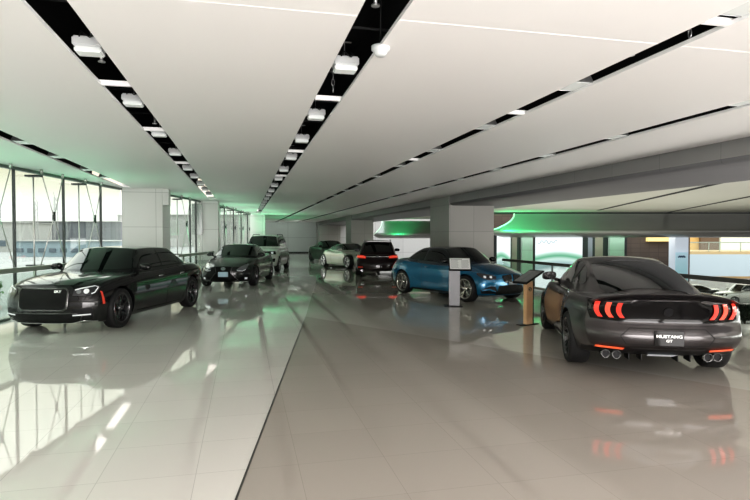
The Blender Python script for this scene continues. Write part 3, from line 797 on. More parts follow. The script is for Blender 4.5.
# ---------------------------------------------------- dark hatchback seen from behind
def dark_hatch():
    P = paint('paint_maroon_black', (0.022, 0.012, 0.014), .4, .3)
    sp = dict(paint=P, wb=2.75, rear=-2.2, nose=2.3, tyre_r=.345, rim_r=.24, rim_mat=M['silver_rim'], rim_style='ten',
        deck=[(-2.2, .90), (-2.1, .96), (-1.4, 1.0), (0, .98), (.8, .98), (1.1, .98), (1.7, .92), (2.1, .82), (2.3, .72)],
        bottom=[(-2.2, .32), (-2.0, .24), (-1.4, .2), (1.4, .2), (2.0, .2), (2.3, .25)],
        plan=[(-2.2, .86), (-1.8, .91), (0, .92), (1.2, .92), (1.9, .89), (2.3, .82)], sec=SEC,
        frontz=[(.2, -.1), (.4, 0), (.6, 0), (.9, -.2)], rearz=[(.2, .1), (.35, 0), (.6, 0), (.66, .05), (.95, .1)],
        belt=[(-2.1, .70), (-1.5, .80), (0, .82), (.8, .80), (1.1, .72)], fcurve=.4, rcurve=.22, lowz=.3,
        cabin=cab(1.15, .4, -1.35, -2.05, .97, 1.52, .95, .76, .60, .70, zrr=1.47, s0=-.36, s1=-.1, s2=.03, s3=.14, rbulge=.03))
    c = Car('hatchback', sp, 'dark maroon-black hatchback seen from behind, red tail lamps lit, left of the blue coupe', 'car', (5.83, 24.3), 1.337)
    glassfb(c, 1.02, 1.47, .7, .57); glassfb(c, 1.03, 1.40, .60, .54, True)
    c.patch('side_window', SIDE, sidepoly([(.8, 1.03), (.3, 1.38), (-.3, 1.42), (-.3, 1.03)]), M['glass'], which='cab')
    c.patch('side_window', SIDE, sidepoly([(-.37, 1.03), (-.37, 1.42), (-1.2, 1.39), (-1.5, 1.12)]), M['glass'], which='cab')
    c.patch('tail_lamp', PI, [(.48, .77), (.46, .86), (.66, .90), (.86, .90), (.86, .79)], M['tail'], off=.008)
    c.strip('tail_lamp_strip', PI, [(.50, .82), (.84, .85)], .035, M['tail_bright'], off=.016)
    c.strip('tailgate_trim', PI, [(-.46, .84), (.46, .84)], .02, M['chrome'], mirror=False, off=.01)
    c.patch('emblem', PI, [(.06*math.cos(a*PI/8), .85+.045*math.sin(a*PI/8)) for a in range(16)], M['lamp'], off=.018, mirror=False)
    c.strip('plate_recess', PI, [(-.34, .56), (-.34, .72), (.34, .72), (.34, .56)], .012, M['seam'], mirror=False, closed=True)
    c.strip('panel_gap', PI, [(-.72, .92), (-.60, .60), (-.5, .52), (.5, .52), (.60, .60), (.72, .92)], .008, M['seam'], mirror=False)
    c.patch('reflector', PI, [(.6, .40), (.6, .43), (.8, .43), (.8, .40)], M['marker'])
    for sg in (1, -1):
        bm = bmesh.new(); tube(bm, [(.1, sg*.57, 1.47), (0, sg*.57, 1.535), (-1.1, sg*.57, 1.53), (-1.2, sg*.57, 1.45)], .014)
        mesh_obj('roof_rail', bm, M['chrome'], c.root)
        bm = bmesh.new(); lathe_y(bm, [(.04, 0), (.045, .1), (.035, .1), (.033, 0)], 20)
        for v in bm.verts: v.co = Vector((-2.16+v.co.y, sg*.62+v.co.x, .27+v.co.z))
        mesh_obj('exhaust_tip', bm, M['chrome'], c.root)
    bm = bmesh.new(); box(bm, -1.5, -1.30, -.55, .55, 1.47, 1.50)
    for v in bm.verts:
        if v.co.x < -1.4: v.co.z -= .02; v.co.y *= .95
    mesh_obj('roof_spoiler', bm, P, c.root)
    mirrors(c, .65, .82, 1.03, P)
    return c

def retint(root, name, P, label, loc, rz, group=None, z=0):
    """a second car of the same make with its own paint"""
    old = next(ch for ch in root.children if ch.name.startswith('body')).data.materials[0]
    r = copy_tree(root); r.location = (*loc, z); r.rotation_euler = (0, 0, rz); r['label'] = label
    if group: r['group'] = group
    def rec(o):
        for c in o.children:
            if c.type == 'MESH' and old.name in [m.name for m in c.data.materials]:
                c.data = c.data.copy()
                for i, m in enumerate(c.data.materials):
                    if m.name == old.name: c.data.materials[i] = P
            rec(c)
    rec(r)
    return r

# ================================================================== the hall
H = 3.1
YAW = math.atan(131/556.0)
FH = Vector((math.sin(YAW), math.cos(YAW), 0)); RH = Vector((math.cos(YAW), -math.sin(YAW), 0))
def vp(D, px, z=0.0):
    """world point at distance D along the view and px across"""
    p = FH*D + RH*(D*(px-375)/556.0); return Vector((p.x, p.y, z))
def vz(D, y): return 1.68 + D*(236-y)/556.0

WIN_A = [(-9.40, -10.0), (-4.65, 12.35), (-3.53, 17.65)]
WIN_B = [(-2.62, 19.3), (-1.93, 22.1), (-1.25, 25.6), (.38, 36.4)]
BACK = 56.3; RX = 9.25

def poly_struct(name, pts, z, m, thick=.25, kind='structure'):
    bm = bmesh.new()
    a = [bm.verts.new((x, y, z)) for x, y in pts]; b = [bm.verts.new((x, y, z-thick)) for x, y in pts]
    bm.faces.new(a); bm.faces.new(b[::-1]); n = len(a)
    for i in range(n): bm.faces.new((a[i], b[i], b[(i+1) % n], a[(i+1) % n]))
    bmesh.ops.recalc_face_normals(bm, faces=bm.faces)
    return tag(mesh_obj(name, bm, m), kind=kind)

def box_obj(name, x0, x1, y0, y1, z0, z1, m, parent=None, kind=None, bev=0):
    bm = bmesh.new(); box(bm, x0, x1, y0, y1, z0, z1)
    if bev: bmesh.ops.bevel(bm, geom=bm.edges[:], offset=bev, segments=2, affect='EDGES')
    return tag(mesh_obj(name, bm, m, parent), kind=kind)

TW = .65
m_fl_w = tile_mat('floor_tile_white', (.72, .70, .665), (.5, .48, .46), TW, .63, -.34, .30, .002, .035, .02, spec=.62)
m_fl_b = tile_mat('floor_tile_beige', (.405, .37, .335), (.33, .30, .27), TW, .63, -.27, .30, .002, .055, .02, spec=.6)
m_fl_u = tile_mat('floor_tile_grey', (.50, .475, .43), (.40, .38, .35), TW, .63, -.27, .30, .002, .03, .02, spec=.7)
# floor: three tones of polished tile meeting along two oblique lines
PA0, PJ, PA1 = (-2.28, -10.0), (1.25, 11.65), (8.0, BACK)
poly_struct('floor', [(-9.6, -10), PA0, PJ, PA1, (1, BACK), (-2.2, 24), (-3.2, 19), (-4.0, 17.65), (-5.0, 12.3)], 0, m_fl_w)
poly_struct('floor', [PA0, (RX, -10), (RX, -1.45), PJ], 0, m_fl_b)
poly_struct('floor', [PJ, (RX, -1.45), (RX, BACK), PA1], 0, m_fl_u)
bm = bmesh.new()
def joint(bm, a, b, w):
    a = Vector((*a, 0)); b = Vector((*b, 0)); d = (b-a).normalized(); s = Vector((-d.y, d.x, 0))*w/2
    bm.faces.new([bm.verts.new(q+Vector((0, 0, .002))) for q in (a-s, b-s, b+s, a+s)])
joint(bm, PA0, PJ, .016)
tag(mesh_obj('trim_1', bm, mat('joint_dark', (.05, .05, .045), .4)), kind='structure')

m_ceil = mat('ceiling_panel', (.76, .745, .735), .42, noise=.015, nscale=.7, spec=.35)
m_lip = mat('panel_edge', (.85, .85, .85), .4)
m_dark = mat('plenum_black', (.012, .012, .013), .8, noise=.3)
m_joint = mat('ceiling_joint', (.86, .86, .85), .4, emit=(1, 1, 1), es=.02)  # faint emission put in so the joints read brighter

SLOTS = [(-3.42, -3.17, 17.3), (-1.30, -1.03, 21.8), (.72, 1.00, 34.0), (2.98, 3.19, 55), (5.13, 5.37, 55)]
def clip_left(bm, dx=0.0):
    """cut away what lies outside the glazed wall"""
    pl = WIN_A + WIN_B + [(.9, 38), (1.35, BACK)]
    return pl
def winx(y):
    pl = WIN_A + [(-3.2, 17.7)] + WIN_B + [(.9, 38), (1.35, BACK)]
    for (x0, y0), (x1, y1) in zip(pl[:-1], pl[1:]):
        if y0 <= y <= y1: return x0 + (x1-x0)*(y-y0)/(y1-y0)
    return pl[-1][0]
ys = [-10 + i*.6 for i in range(int((BACK+10)/.6)+1)] + [BACK]
ys = sorted(set(ys + [17.65, 17.7, 19.3, 22.1]))
def ceil_strip(x0, x1):
    bm = bmesh.new(); prev = None
    for y in ys:
        xa = max(x0, winx(y))
        if xa >= x1-.01:
            prev = None; continue
        cur = [bm.verts.new(q) for q in ((xa, y, H), (x1, y, H), (x1, y, H+.03), (xa, y, H+.03))]
        if prev:
            for k in range(4):
                f = bm.faces.new((prev[k], prev[(k+1) % 4], cur[(k+1) % 4], cur[k])); f.material_index = 0 if k in (0, 2) else 1
        prev = cur
    bmesh.ops.recalc_face_normals(bm, faces=bm.faces)
    return tag(mesh_obj('ceiling', bm, [m_ceil, m_lip]), kind='structure')
edges = [-10] + [v for s_ in SLOTS for v in s_[:2]] + [7.0]
for i in range(0, len(edges), 2): ceil_strip(edges[i], edges[i+1])
# slots close where the photo shows them ending
for x0, x1, ye in SLOTS:
    if ye < 50: box_obj('ceiling', x0-.01, x1+.01, ye, min(BACK, ye+12) if ye > 20 else ye+2, H, H+.08, m_ceil, kind='structure')
# thin light joints across the ceiling
bm = bmesh.new()
for y in (3.55, -2.5):
    for i in range(0, len(edges), 2):
        x0 = max(edges[i], winx(y)); x1 = edges[i+1]
        if x1 > x0: box(bm, x0, x1, y-.004, y+.004, H-.0015, H+.02)
tag(mesh_obj('trim_2', bm, m_joint), kind='structure')
# black void above the slots
poly_struct('ceiling', [(-8.9, -10), (7.4, -10), (7.4, BACK), (1.4, BACK), (.9, 37), (-1.0, 25.6), (-1.8, 22), (-2.5, 19.3), (-3.3, 17.7), (-4.4, 12.35)], 4.05, m_dark, .1)
bm = bmesh.new()
for i in range(1, 10, 2):
    for dx, s_ in ((-.35, 0), (.35, 1)):
        x = edges[i] + dx if s_ == 0 else edges[i+1]+.35
        box(bm, x-.01, x+.01, -10, {1: 15.5, 3: 21.5, 5: 36}.get(i, BACK), H+.03, 3.95)
tag(mesh_obj('ceiling', bm, m_dark), kind='structure')
m_steel = mat('galvanised', (.42, .43, .43), .35, metal=.8, noise=.2, nscale=12)
m_duct = mat('dim_duct', (.06, .06, .062), .5, metal=.3, noise=.3, nscale=5)
bm = bmesh.new()
y = -2
while y < 34:
    tube(bm, [(max(-4, winx(y)+.3), y, 3.5), (6, y+.1, 3.5)], .012, 6); y += 1.35
tag(mesh_obj('ceiling', bm, m_duct), kind='structure')

# ------------------------------------------------------------------ slot fixtures
m_white = mat('fixture_white', (.52, .54, .54), .35, noise=.03)
m_lens = mat('fixture_lens', (.66, .69, .68), .25, emit=(1, 1, .97), es=.04)
m_red = mat('red_hose', (.55, .02, .012), .4, coat=.3)
m_rod = mat('hanger_rod', (.35, .35, .36), .35, metal=.9)
def floodlight():
    r = empty('recessed_floodlight')
    bm = bmesh.new(); box(bm, -.11, .11, -.085, .085, .0, .075)
    bmesh.ops.bevel(bm, geom=bm.edges[:], offset=.012, segments=2, affect='EDGES'); mesh_obj('housing', bm, m_white, r)
    bm = bmesh.new(); box(bm, -.098, .098, -.072, .072, -.042, .0)
    bmesh.ops.bevel(bm, geom=bm.edges[:], offset=.01, segments=2, affect='EDGES'); mesh_obj('lens', bm, m_lens, r)
    bm = bmesh.new(); tube(bm, [(0, .03, .08), (0, .03, .9)], .005, 6); box(bm, -.06, .06, .02, .04, .22, .228); mesh_obj('hanger', bm, m_rod, r)
    bm = bmesh.new(); tube(bm, [(-.05, -.1, .06), (-.03, -.13, .09), (.03, -.125, .05), (.06, -.1, .08), (.05, 0, .13)], .006, 6); mesh_obj('cable', bm, M['black'], r)
    return r
def wallwasher():
    r = empty('gimbal_light')
    bm = bmesh.new()
    v = [bm.verts.new(q) for q in ((-.12, -.16, .02), (.12, -.16, .02), (.12, .16, .02), (-.12, .16, .02), (-.075, -.11, .17), (.075, -.11, .17), (.075, .11, .17), (-.075, .11, .17))]
    for f in ((0, 1, 5, 4), (1, 2, 6, 5), (2, 3, 7, 6), (3, 0, 4, 7), (4, 5, 6, 7)): bm.faces.new([v[i] for i in f])
    mesh_obj('reflector_box', bm, m_steel, r)
    bm = bmesh.new(); box(bm, -.10, .10, -.14, .14, .02, .03); mesh_obj('lens', bm, m_lens, r)
    bm = bmesh.new(); tube(bm, [(.05, -.08, .16), (.05, -.08, .86)], .005, 6); tube(bm, [(-.05, .08, .16), (-.05, .08, .86)], .005, 6); mesh_obj('hanger', bm, m_rod, r)
    return r
def crossbar(w=.27):
    bm = bmesh.new(); w = w/2-.004; box(bm, -w, w, -.02, .02, .0, .028)
    box(bm, -w-.05, w+.05, -.02, .02, .031, .045); box(bm, -w, w, -.02, .02, .028, .031)
    return mesh_obj('slot_spacer', bm, m_lip)
def sprinkler():
    r = empty('sprinkler_drop')
    bm = bmesh.new(); tube(bm, [(.02, .05, .85), (0, .02, .5), (0, 0, .22)], .028, 10); mesh_obj('flexible_hose', bm, m_red, r)
    bm = bmesh.new(); tube(bm, [(0, 0, .22), (0, 0, .12)], [.03, .02], 10); tube(bm, [(0, 0, .12), (0, 0, .03)], .014, 8); tube(bm, [(0, 0, .035), (0, 0, .025)], .03, 12); mesh_obj('sprinkler_head', bm, m_steel, r)
    return r
def chain():
    bm = bmesh.new()
    for k in range(7):
        c = Vector((0, 0, .03+k*.062)); n = 12; P = []
        for i in range(n+1):
            a = 2*PI*i/n; u = .014*math.cos(a); w = .036*math.sin(a)
            P.append(c+Vector((u if k % 2 else 0, 0 if k % 2 else u, w)))
        tube(bm, P, .0045, 5, cap=False)
    tube(bm, [(0, 0, .45), (0, 0, .9)], .004, 5)
    return mesh_obj('hanging_chain', bm, m_rod)
fl0 = floodlight(); ww0 = wallwasher(); cb0 = crossbar(); cb3 = crossbar(.21); sp0 = sprinkler(); ch0 = chain()
used = set()
def put(o, x, y, z, label, cat, group=None, rz=0):
    if o.name in used: o = copy_tree(o)
    else: used.add(o.name)
    o.location = (x, y, z); o.rotation_euler = (0, 0, rz)
    return tag(o, label, cat, group)
names = ['leftmost ceiling slot', 'second ceiling slot from the left', 'middle ceiling slot', 'fourth ceiling slot from the left', 'ceiling slot nearest the dropped beam']
def ordinal(i): return ['nearest', 'second nearest', 'third', 'fourth', 'fifth', 'sixth', 'seventh', 'eighth', 'ninth', 'tenth', 'eleventh', 'twelfth', 'thirteenth', 'fourteenth'][i]
sx = [(a+b)/2 for a, b, _ in SLOTS]
L1 = [4.78, 6.55, 8.45, 10.35, 12.6, 14.3, 16.2, 18.1, 20.0]
L2 = [4.78, 6.80, 8.50, 10.45, 12.40, 14.35, 16.3, 18.2, 20.1, 22.0, 24.0, 26.0, 28.0, 30.0]
for i, y in enumerate(L1): put(fl0, sx[1], y, H+.045, 'white box floodlight in the second ceiling slot from the left, %s from the viewer' % ordinal(i), 'light', 'floodlights in the ceiling slots')
for i, y in enumerate(L2): put(fl0, sx[2], y, H+.045, 'white box floodlight in the middle ceiling slot, %s from the viewer' % ordinal(i), 'light', 'floodlights in the ceiling slots')
for i, y in enumerate([9.6, 11.2, 13.2, 14.8]): put(ww0, sx[0], y, H+.0, 'metal gimbal light in the leftmost ceiling slot, %s from the viewer' % ordinal(i), 'light', 'gimbal lights in the ceiling slots')
for i, y in enumerate([2.88, 4.80, 6.84, 8.9, 11.0, 13.1, 15.2, 17.3, 19.5, 22, 25]): put(ww0, sx[3], y, H+.0, 'metal gimbal light in the fourth ceiling slot from the left, %s from the viewer' % ordinal(i), 'light', 'gimbal lights in the ceiling slots')
for i, y in enumerate([4.95, 7.1, 9.0, 11.1, 13.2, 15.4, 17.6, 20]): put(ww0, sx[4], y, H+.0, 'metal gimbal light in the ceiling slot beside the dropped beam, %s from the viewer' % ordinal(i), 'light', 'gimbal lights in the ceiling slots')
for i, y in enumerate([5.70, 8.0, 11.5]): put(cb0, sx[1], y, H+.0, 'white spacer bar across the second ceiling slot from the left, %s from the viewer' % ordinal(i), 'bar', 'spacer bars across the slots')
for i, y in enumerate([5.80, 9.5, 13.4]): put(cb0, sx[2], y, H+.0, 'white spacer bar across the middle ceiling slot, %s from the viewer' % ordinal(i), 'bar', 'spacer bars across the slots')
for i, y in enumerate([3.14, 5.95, 10]): put(cb3, sx[3], y, H+.0, 'white spacer bar across the fourth ceiling slot from the left, %s from the viewer' % ordinal(i), 'bar', 'spacer bars across the slots')
put(sp0, sx[1]-.0, 5.15, H+.03, 'red sprinkler hose behind the nearest floodlight in the second slot from the left', 'sprinkler', 'red sprinkler drops')
put(sp0, sx[2]+.02, 3.72, H+.12, 'red sprinkler hose above the white smoke detector', 'sprinkler', 'red sprinkler drops')
put(sp0, sx[1]+.02, 7.9, H+.05, 'red sprinkler hose farther down the second slot from the left', 'sprinkler', 'red sprinkler drops')
put(sp0, sx[3]-.02, 3.95, H+.02, 'small red sprinkler in the fourth slot from the left, past the chain', 'sprinkler', 'red sprinkler drops')
put(ch0, sx[3], 3.36, H-.01, 'steel hanging chain in the fourth slot from the left', 'chain', 'hanging chains')
put(ch0, sx[2], 5.45, H, 'steel hanging chain in the middle slot beside a white spacer bar', 'chain', 'hanging chains')
# smoke detector
sd = empty('smoke_detector', (sx[2]+.15, 4.10, H-.01), 0, 'white round smoke detector hanging in the middle ceiling slot', 'detector')
bm = bmesh.new(); lathe_y(bm, [(.001, -.055), (.035, -.055), (.05, -.035), (.052, -.02), (.07, -.01), (.072, .02), (.001, .02)], 28)
for v in bm.verts: v.co = Vector((v.co.x, v.co.z, v.co.y))
mesh_obj('detector_body', bm, m_white, sd)
bm = bmesh.new(); tube(bm, [(0, 0, .02), (0, 0, .85)], .008, 6); mesh_obj('conduit', bm, M['black'], sd)

# ------------------------------------------------------------------ dropped beam on the right
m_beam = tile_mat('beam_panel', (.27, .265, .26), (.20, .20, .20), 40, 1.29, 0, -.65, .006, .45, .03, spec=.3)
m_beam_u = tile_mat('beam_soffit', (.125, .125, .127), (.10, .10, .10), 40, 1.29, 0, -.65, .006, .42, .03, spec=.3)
def beam(y0, y1, x0=7.1, x1=10.45):
    prof = [(x0, 3.55), (x0, 2.86), (x0+.02, 2.80), (x0+.1, 2.775), (x0+.5, 2.77), (x0+1.6, 2.78), (x0+2.7, 2.80), (x1-.25, 2.84), (x1-.05, 2.93), (x1, 3.06), (x1, 3.55)]
    bm = bmesh.new()
    A = [bm.verts.new((x, y0, z)) for x, z in prof]; B = [bm.verts.new((x, y1, z)) for x, z in prof]
    for i in range(len(prof)-1):
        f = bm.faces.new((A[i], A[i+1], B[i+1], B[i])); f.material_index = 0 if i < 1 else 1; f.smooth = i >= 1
    bm.faces.new(A); bm.faces.new(B[::-1])
    bmesh.ops.recalc_face_normals(bm, faces=bm.faces)
    return tag(mesh_obj('ceiling', bm, [m_beam, m_beam_u]), kind='structure')
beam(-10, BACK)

# ------------------------------------------------------------------ pillars
m_pil_w = tile_mat('pillar_white', (.66, .66, .64), (.35, .35, .34), .93, 1.03, -3.48, -.10, .006, .3, .03, spec=.4, swap=(0, 2))
m_pil = tile_mat('pillar_grey', (.30, .295, .275), (.2, .2, .19), .9, .95, 7.1, -.05, .008, .38, .05, spec=.4, swap=(0, 2))
m_void = mat('recess_dark', (.03, .03, .03), .7)
def pillar(name, x0, x1, y0, y1, m, top=H, label=None):
    bm = bmesh.new(); box(bm, x0, x1, y0, y1, 0, top)
    bmesh.ops.bevel(bm, geom=[e for e in bm.edges if abs((e.verts[0].co-e.verts[1].co).z) > 1], offset=.012, segments=1, affect='EDGES')
    return tag(mesh_obj(name, bm, m), kind='structure')
pillar('wall_left', -3.50, -2.36, 17.65, 19.4, m_pil_w)
box_obj('wall_left', -2.36, -2.19, 17.65, 18.1, 2.62, H, m_pil_w, kind='structure')
pillar('wall_left', -1.93, -1.0, 23.3, 24.6, m_pil_w)
pillar('wall_left', .25, 1.35, 37, 38.4, m_pil_w)
pillar('wall_right', 7.06, 8.78, 18.55, 20.6, m_pil, 3.16)
pillar('wall_right', 7.06, 8.6, 37.0, 39.0, m_pil)
pillar('wall_right', 7.06, 9.2, 53.8, 55.6, m_pil)
box_obj('panel', -2.02, -1.62, 23.22, 23.28, 1.75, 2.98, mat('mirror_panel', (.45, .47, .46), .12, metal=.6), kind='structure').name = 'trim_3'

m_wall = tile_mat('far_wall', (.43, .435, .43), (.28, .28, .28), 3.0, 1.55, 1.3, 0, .02, .4, .04, spec=.3, swap=(0, 2))
box_obj('wall_back', 0.8, 24, BACK, BACK+.2, -4, H+.9, m_wall, kind='structure')
box_obj('baseboard_back', 1.3, 9.2, BACK-.03, BACK, 0, .13, mat('skirting_black', (.01, .01, .01), .5), kind='structure')
box_obj('wall_left', 1.15, 1.35, 38.4, BACK, 0, H, m_pil_w, kind='structure')

# ------------------------------------------------------------------ glazed wall on the left
m_glass = bpy.data.materials.new('window_glass'); m_glass.use_nodes = True
nt = m_glass.node_tree; nt.nodes.clear()
o_ = nt.nodes.new('ShaderNodeOutputMaterial'); t_ = nt.nodes.new('ShaderNodeBsdfTransparent'); g_ = nt.nodes.new('ShaderNodeBsdfGlossy')
f_ = nt.nodes.new('ShaderNodeLayerWeight'); x_ = nt.nodes.new('ShaderNodeMixShader')
t_.inputs[0].default_value = (.93, .975, .945, 1); g_.inputs['Roughness'].default_value = .02; f_.inputs[0].default_value = .12
pw_ = nt.nodes.new('ShaderNodeMath'); pw_.operation = 'MULTIPLY_ADD'; pw_.inputs[1].default_value = .75; pw_.inputs[2].default_value = .03
nt.links.new(f_.outputs[1], pw_.inputs[0]); nt.links.new(pw_.outputs[0], x_.inputs[0]); nt.links.new(t_.outputs[0], x_.inputs[1]); nt.links.new(g_.outputs[0], x_.inputs[2]); nt.links.new(x_.outputs[0], o_.inputs[0])
m_mull = mat('mullion_dark', (.05, .055, .055), .4, metal=.4)
m_mull_g = mat('head_channel', (.13, .16, .145), .4, metal=.3)
m_rail = mat('rail_steel', (.36, .42, .35), .3, metal=.35)
m_rodw = mat('brace_rod', (.50, .50, .48), .3, metal=.6)
def seg(a, b):
    a = Vector((*a, 0)); b = Vector((*b, 0)); d = b-a; L = d.length; return a, d.normalized(), L
wn = [0]
def glazed(a, b, step, phase=0.0):
    A, d, L = seg(a, b); nrm = Vector((-d.y, d.x, 0)); rot = math.atan2(d.y, d.x)
    wn[0] += 1
    r = empty('window_%d' % wn[0], A, rot); tag(r, kind='structure')
    bm = bmesh.new(); box(bm, 0, L, -.006, .006, 0.04, H-.04); mesh_obj('pane', bm, m_glass, r)
    bm = bmesh.new(); box(bm, 0, L, -.05, .05, H-.06, H); box(bm, 0, L, -.05, .05, 0, .05); mesh_obj('window_frame', bm, m_mull_g, r)
    x = phase
    while x < L:
        bm = bmesh.new(); box(bm, x-.011, x+.011, -.04, .02, .05, H-.06); mesh_obj('mullion', bm, m_mull, r)
        x += step
    # tension rods crossing between the mullions, a little inside the glass
    x = phase - step*.5
    while x < L:
        if x > .5 and x < L-.45:
            for lean in (1, -1):
                bm = bmesh.new(); tube(bm, [(x-.42*lean, -.28, H-.08), (x, -.30, 2.1), (x+.50*lean, -.28, 1.05)], .011, 6); 
                tube(bm, [(x-.42*lean, -.28, H-.08), (x-.42*lean, -.28, H)], .03, 8)
                mesh_obj('tension_rod', bm, m_rodw, r)
            bm = bmesh.new(); tube(bm, [(x-.5, -.15, .3), (x-.5, -.15, H-.12)], .016, 8); mesh_obj('tension_post', bm, m_rodw, r)
            bm = bmesh.new(); box(bm, x-.56, x-.40, -.30, 0, H-.16, H-.12); box(bm, x-.56, x-.40, -.30, 0, 1.05, 1.08); mesh_obj('glass_bracket', bm, m_mull, r)
            bm = bmesh.new(); tube(bm, [(x, -.30, 2.02), (x, -.30, 2.22)], .035, 8); mesh_obj('rod_joint', bm, m_mull, r)
        x += step
    return r
L1_ = math.hypot(WIN_A[1][0]-WIN_A[0][0], WIN_A[1][1]-WIN_A[0][1])
# mullions fall at 1.85 m steps, one of them at the left edge of the photograph
glazed(WIN_A[0], WIN_A[2], 1.88, (L1_+.40) % 1.88)
glazed(WIN_B[0], WIN_B[1], 2.4, .3)
glazed(WIN_B[1], (-1.72, 23.3), 1.3, .6)
glazed((-1.35, 24.6), WIN_B[3], 2.6, .4)

def left_rail(a, b, label):
    A, d, L = seg(a, b); rot = math.atan2(d.y, d.x)
    r = empty('handrail', A, rot, label, 'railing')
    bm = bmesh.new(); box(bm, 0, L, -.66, -.54, 1.00, 1.09); bmesh.ops.bevel(bm, geom=bm.edges[:], offset=.01, segments=2, affect='EDGES'); mesh_obj('top_rail', bm, m_rail, r)
    x = .4
    while x < L:
        bm = bmesh.new(); box(bm, x-.02, x+.02, -.60, -.56, 0, 1.0); mesh_obj('post', bm, m_rail, r); x += 1.88
    bm = bmesh.new(); box(bm, .1, L-.1, -.585, -.575, .1, .98); mesh_obj('glass_panel', bm, m_glass, r)
left_rail(WIN_A[0], WIN_A[2], 'steel handrail with glass panels in front of the glazed wall, behind the black sedan')
left_rail(WIN_B[0], (-1.8, 23.2), 'short steel handrail between the two white wall piers')

# right railing at the edge of the gallery
r = empty('handrail', (RX-.13, -10, 0), 0, 'steel railing with glass panels along the open edge, beyond the blue and grey coupes', 'railing')
bm = bmesh.new(); box(bm, -.05, .05, 0, 28.5, .79, .88); bmesh.ops.bevel(bm, geom=bm.edges[:], offset=.012, segments=2, affect='EDGES'); mesh_obj('top_rail', bm, mat('rail_dark', (.10, .10, .095), .35, metal=.6), r)
for k in range(8):
    bm = bmesh.new(); box(bm, -.02, .02, k*4-.02+1.2, k*4+.02+1.2, 0, .80); mesh_obj('post', bm, m_mull, r)
bm = bmesh.new(); box(bm, -.006, .006, 0, 28.5, .06, .78); mesh_obj('glass_panel', bm, m_glass, r)
box_obj('trim_4', RX-.05, RX+.06, -10, BACK, -.5, .03, mat('edge_trim', (.45, .42, .36), .4), kind='structure')

# ------------------------------------------------------------------ the atrium beyond the edge
m_cream = mat('atrium_ceiling', (.60, .60, .52), .5, noise=.04, nscale=.5)
DB = 33.0
def quad_obj(name, pts, m, kind='structure', parent=None, thick=None):
    bm = bmesh.new(); bm.faces.new([bm.verts.new(p) for p in pts])
    return tag(mesh_obj(name, bm, m, parent), kind=kind)
e0 = vp(DB, 486); e1 = vp(DB, 1150)
poly_struct('ceiling', [(10.44, 1.0), (10.44, e0.y+.45), (e0.x, e0.y), (e1.x, e1.y), (45, 1.0)], H+.1, m_cream, .09)
# dark diagonal slots in the atrium ceiling
m_slot = mat('slot_black', (.015, .015, .015), .8)
bm = bmesh.new()
for (x0, y0), (x1, y1), w in (((18.9, 26.9), (12.0, 11.5), .22), ((25.0, 29.0), (16.0, 13.5), .2), ((30.5, 28.5), (22, 13), .2)):
    d = Vector((x1-x0, y1-y0, 0)).normalized(); s_ = Vector((-d.y, d.x, 0))*w/2
    a = Vector((x0, y0, H+.003)); b = Vector((x1, y1, H+.003))
    bm.faces.new([bm.verts.new(q) for q in (a-s_, b-s_, b+s_, a+s_)])
tag(mesh_obj('trim_5', bm, m_slot), kind='structure')

m_sof = mat('soffit_grey', (.30, .30, .29), .3, metal=.35, noise=.08, nscale=.6)
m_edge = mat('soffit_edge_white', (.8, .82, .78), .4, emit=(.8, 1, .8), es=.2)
def soffit(D, pxa, pxb, ztop, zbot, lean_px, depth=1.6, name='ceiling'):
    """curved band hanging from the ceiling edge: hollow face curling under"""
    n = 9; prof = []
    for i in range(n):
        t = i/(n-1); prof.append((-(math.cos(t*PI/2)*0) + (t**1.6)*-1.6 + 0.0, ztop+(zbot-ztop)*(1-(1-t)**1.0), t))
    bm = bmesh.new(); A = []; B = []
    for dd, z, t in prof:
        A.append(bm.verts.new(vp(D+dd, pxa+lean_px*t**2.2, z))); B.append(bm.verts.new(vp(D+dd, pxb, z)))
    zz = zbot-.12
    A.append(bm.verts.new(vp(D-1.5, pxa+lean_px, zz))); B.append(bm.verts.new(vp(D-1.5, pxb, zz)))
    A.append(bm.verts.new(vp(D+2.2, pxa+lean_px*.4, zz-.22))); B.append(bm.verts.new(vp(D+2.2, pxb, zz-.22)))
    for i in range(len(A)-1):
        f = bm.faces.new((A[i], A[i+1], B[i+1], B[i])); f.smooth = True
    bmesh.ops.recalc_face_normals(bm, faces=bm.faces)
    o = tag(mesh_obj(name, bm, m_sof), kind='structure')
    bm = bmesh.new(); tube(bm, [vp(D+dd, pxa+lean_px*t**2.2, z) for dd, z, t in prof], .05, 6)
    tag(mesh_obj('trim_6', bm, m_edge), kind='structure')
    return o
soffit(DB, 514, 1150, 3.02, 1.95, -26)
bm = bmesh.new()
a0, a1 = vp(DB+.1, 480), vp(DB+.1, 1150)
for z0, z1 in ((3.0, 3.14),):
    bm.faces.new([bm.verts.new(q) for q in ((a0.x, a0.y, z0), (a1.x, a1.y, z0), (a1.x, a1.y, z1), (a0.x, a0.y, z1))])
tag(mesh_obj('trim_7', bm, m_slot), kind='structure')
# second, farther soffit seen left of the square pillar
soffit(46.0, 382, 520, 2.95, 1.85, -8)
quad_obj('ceiling', [vp(47.6, 384, 3.15), vp(47.6, 560, 3.15), vp(36, 560, 3.15), vp(42, 384, 3.15)], m_cream)
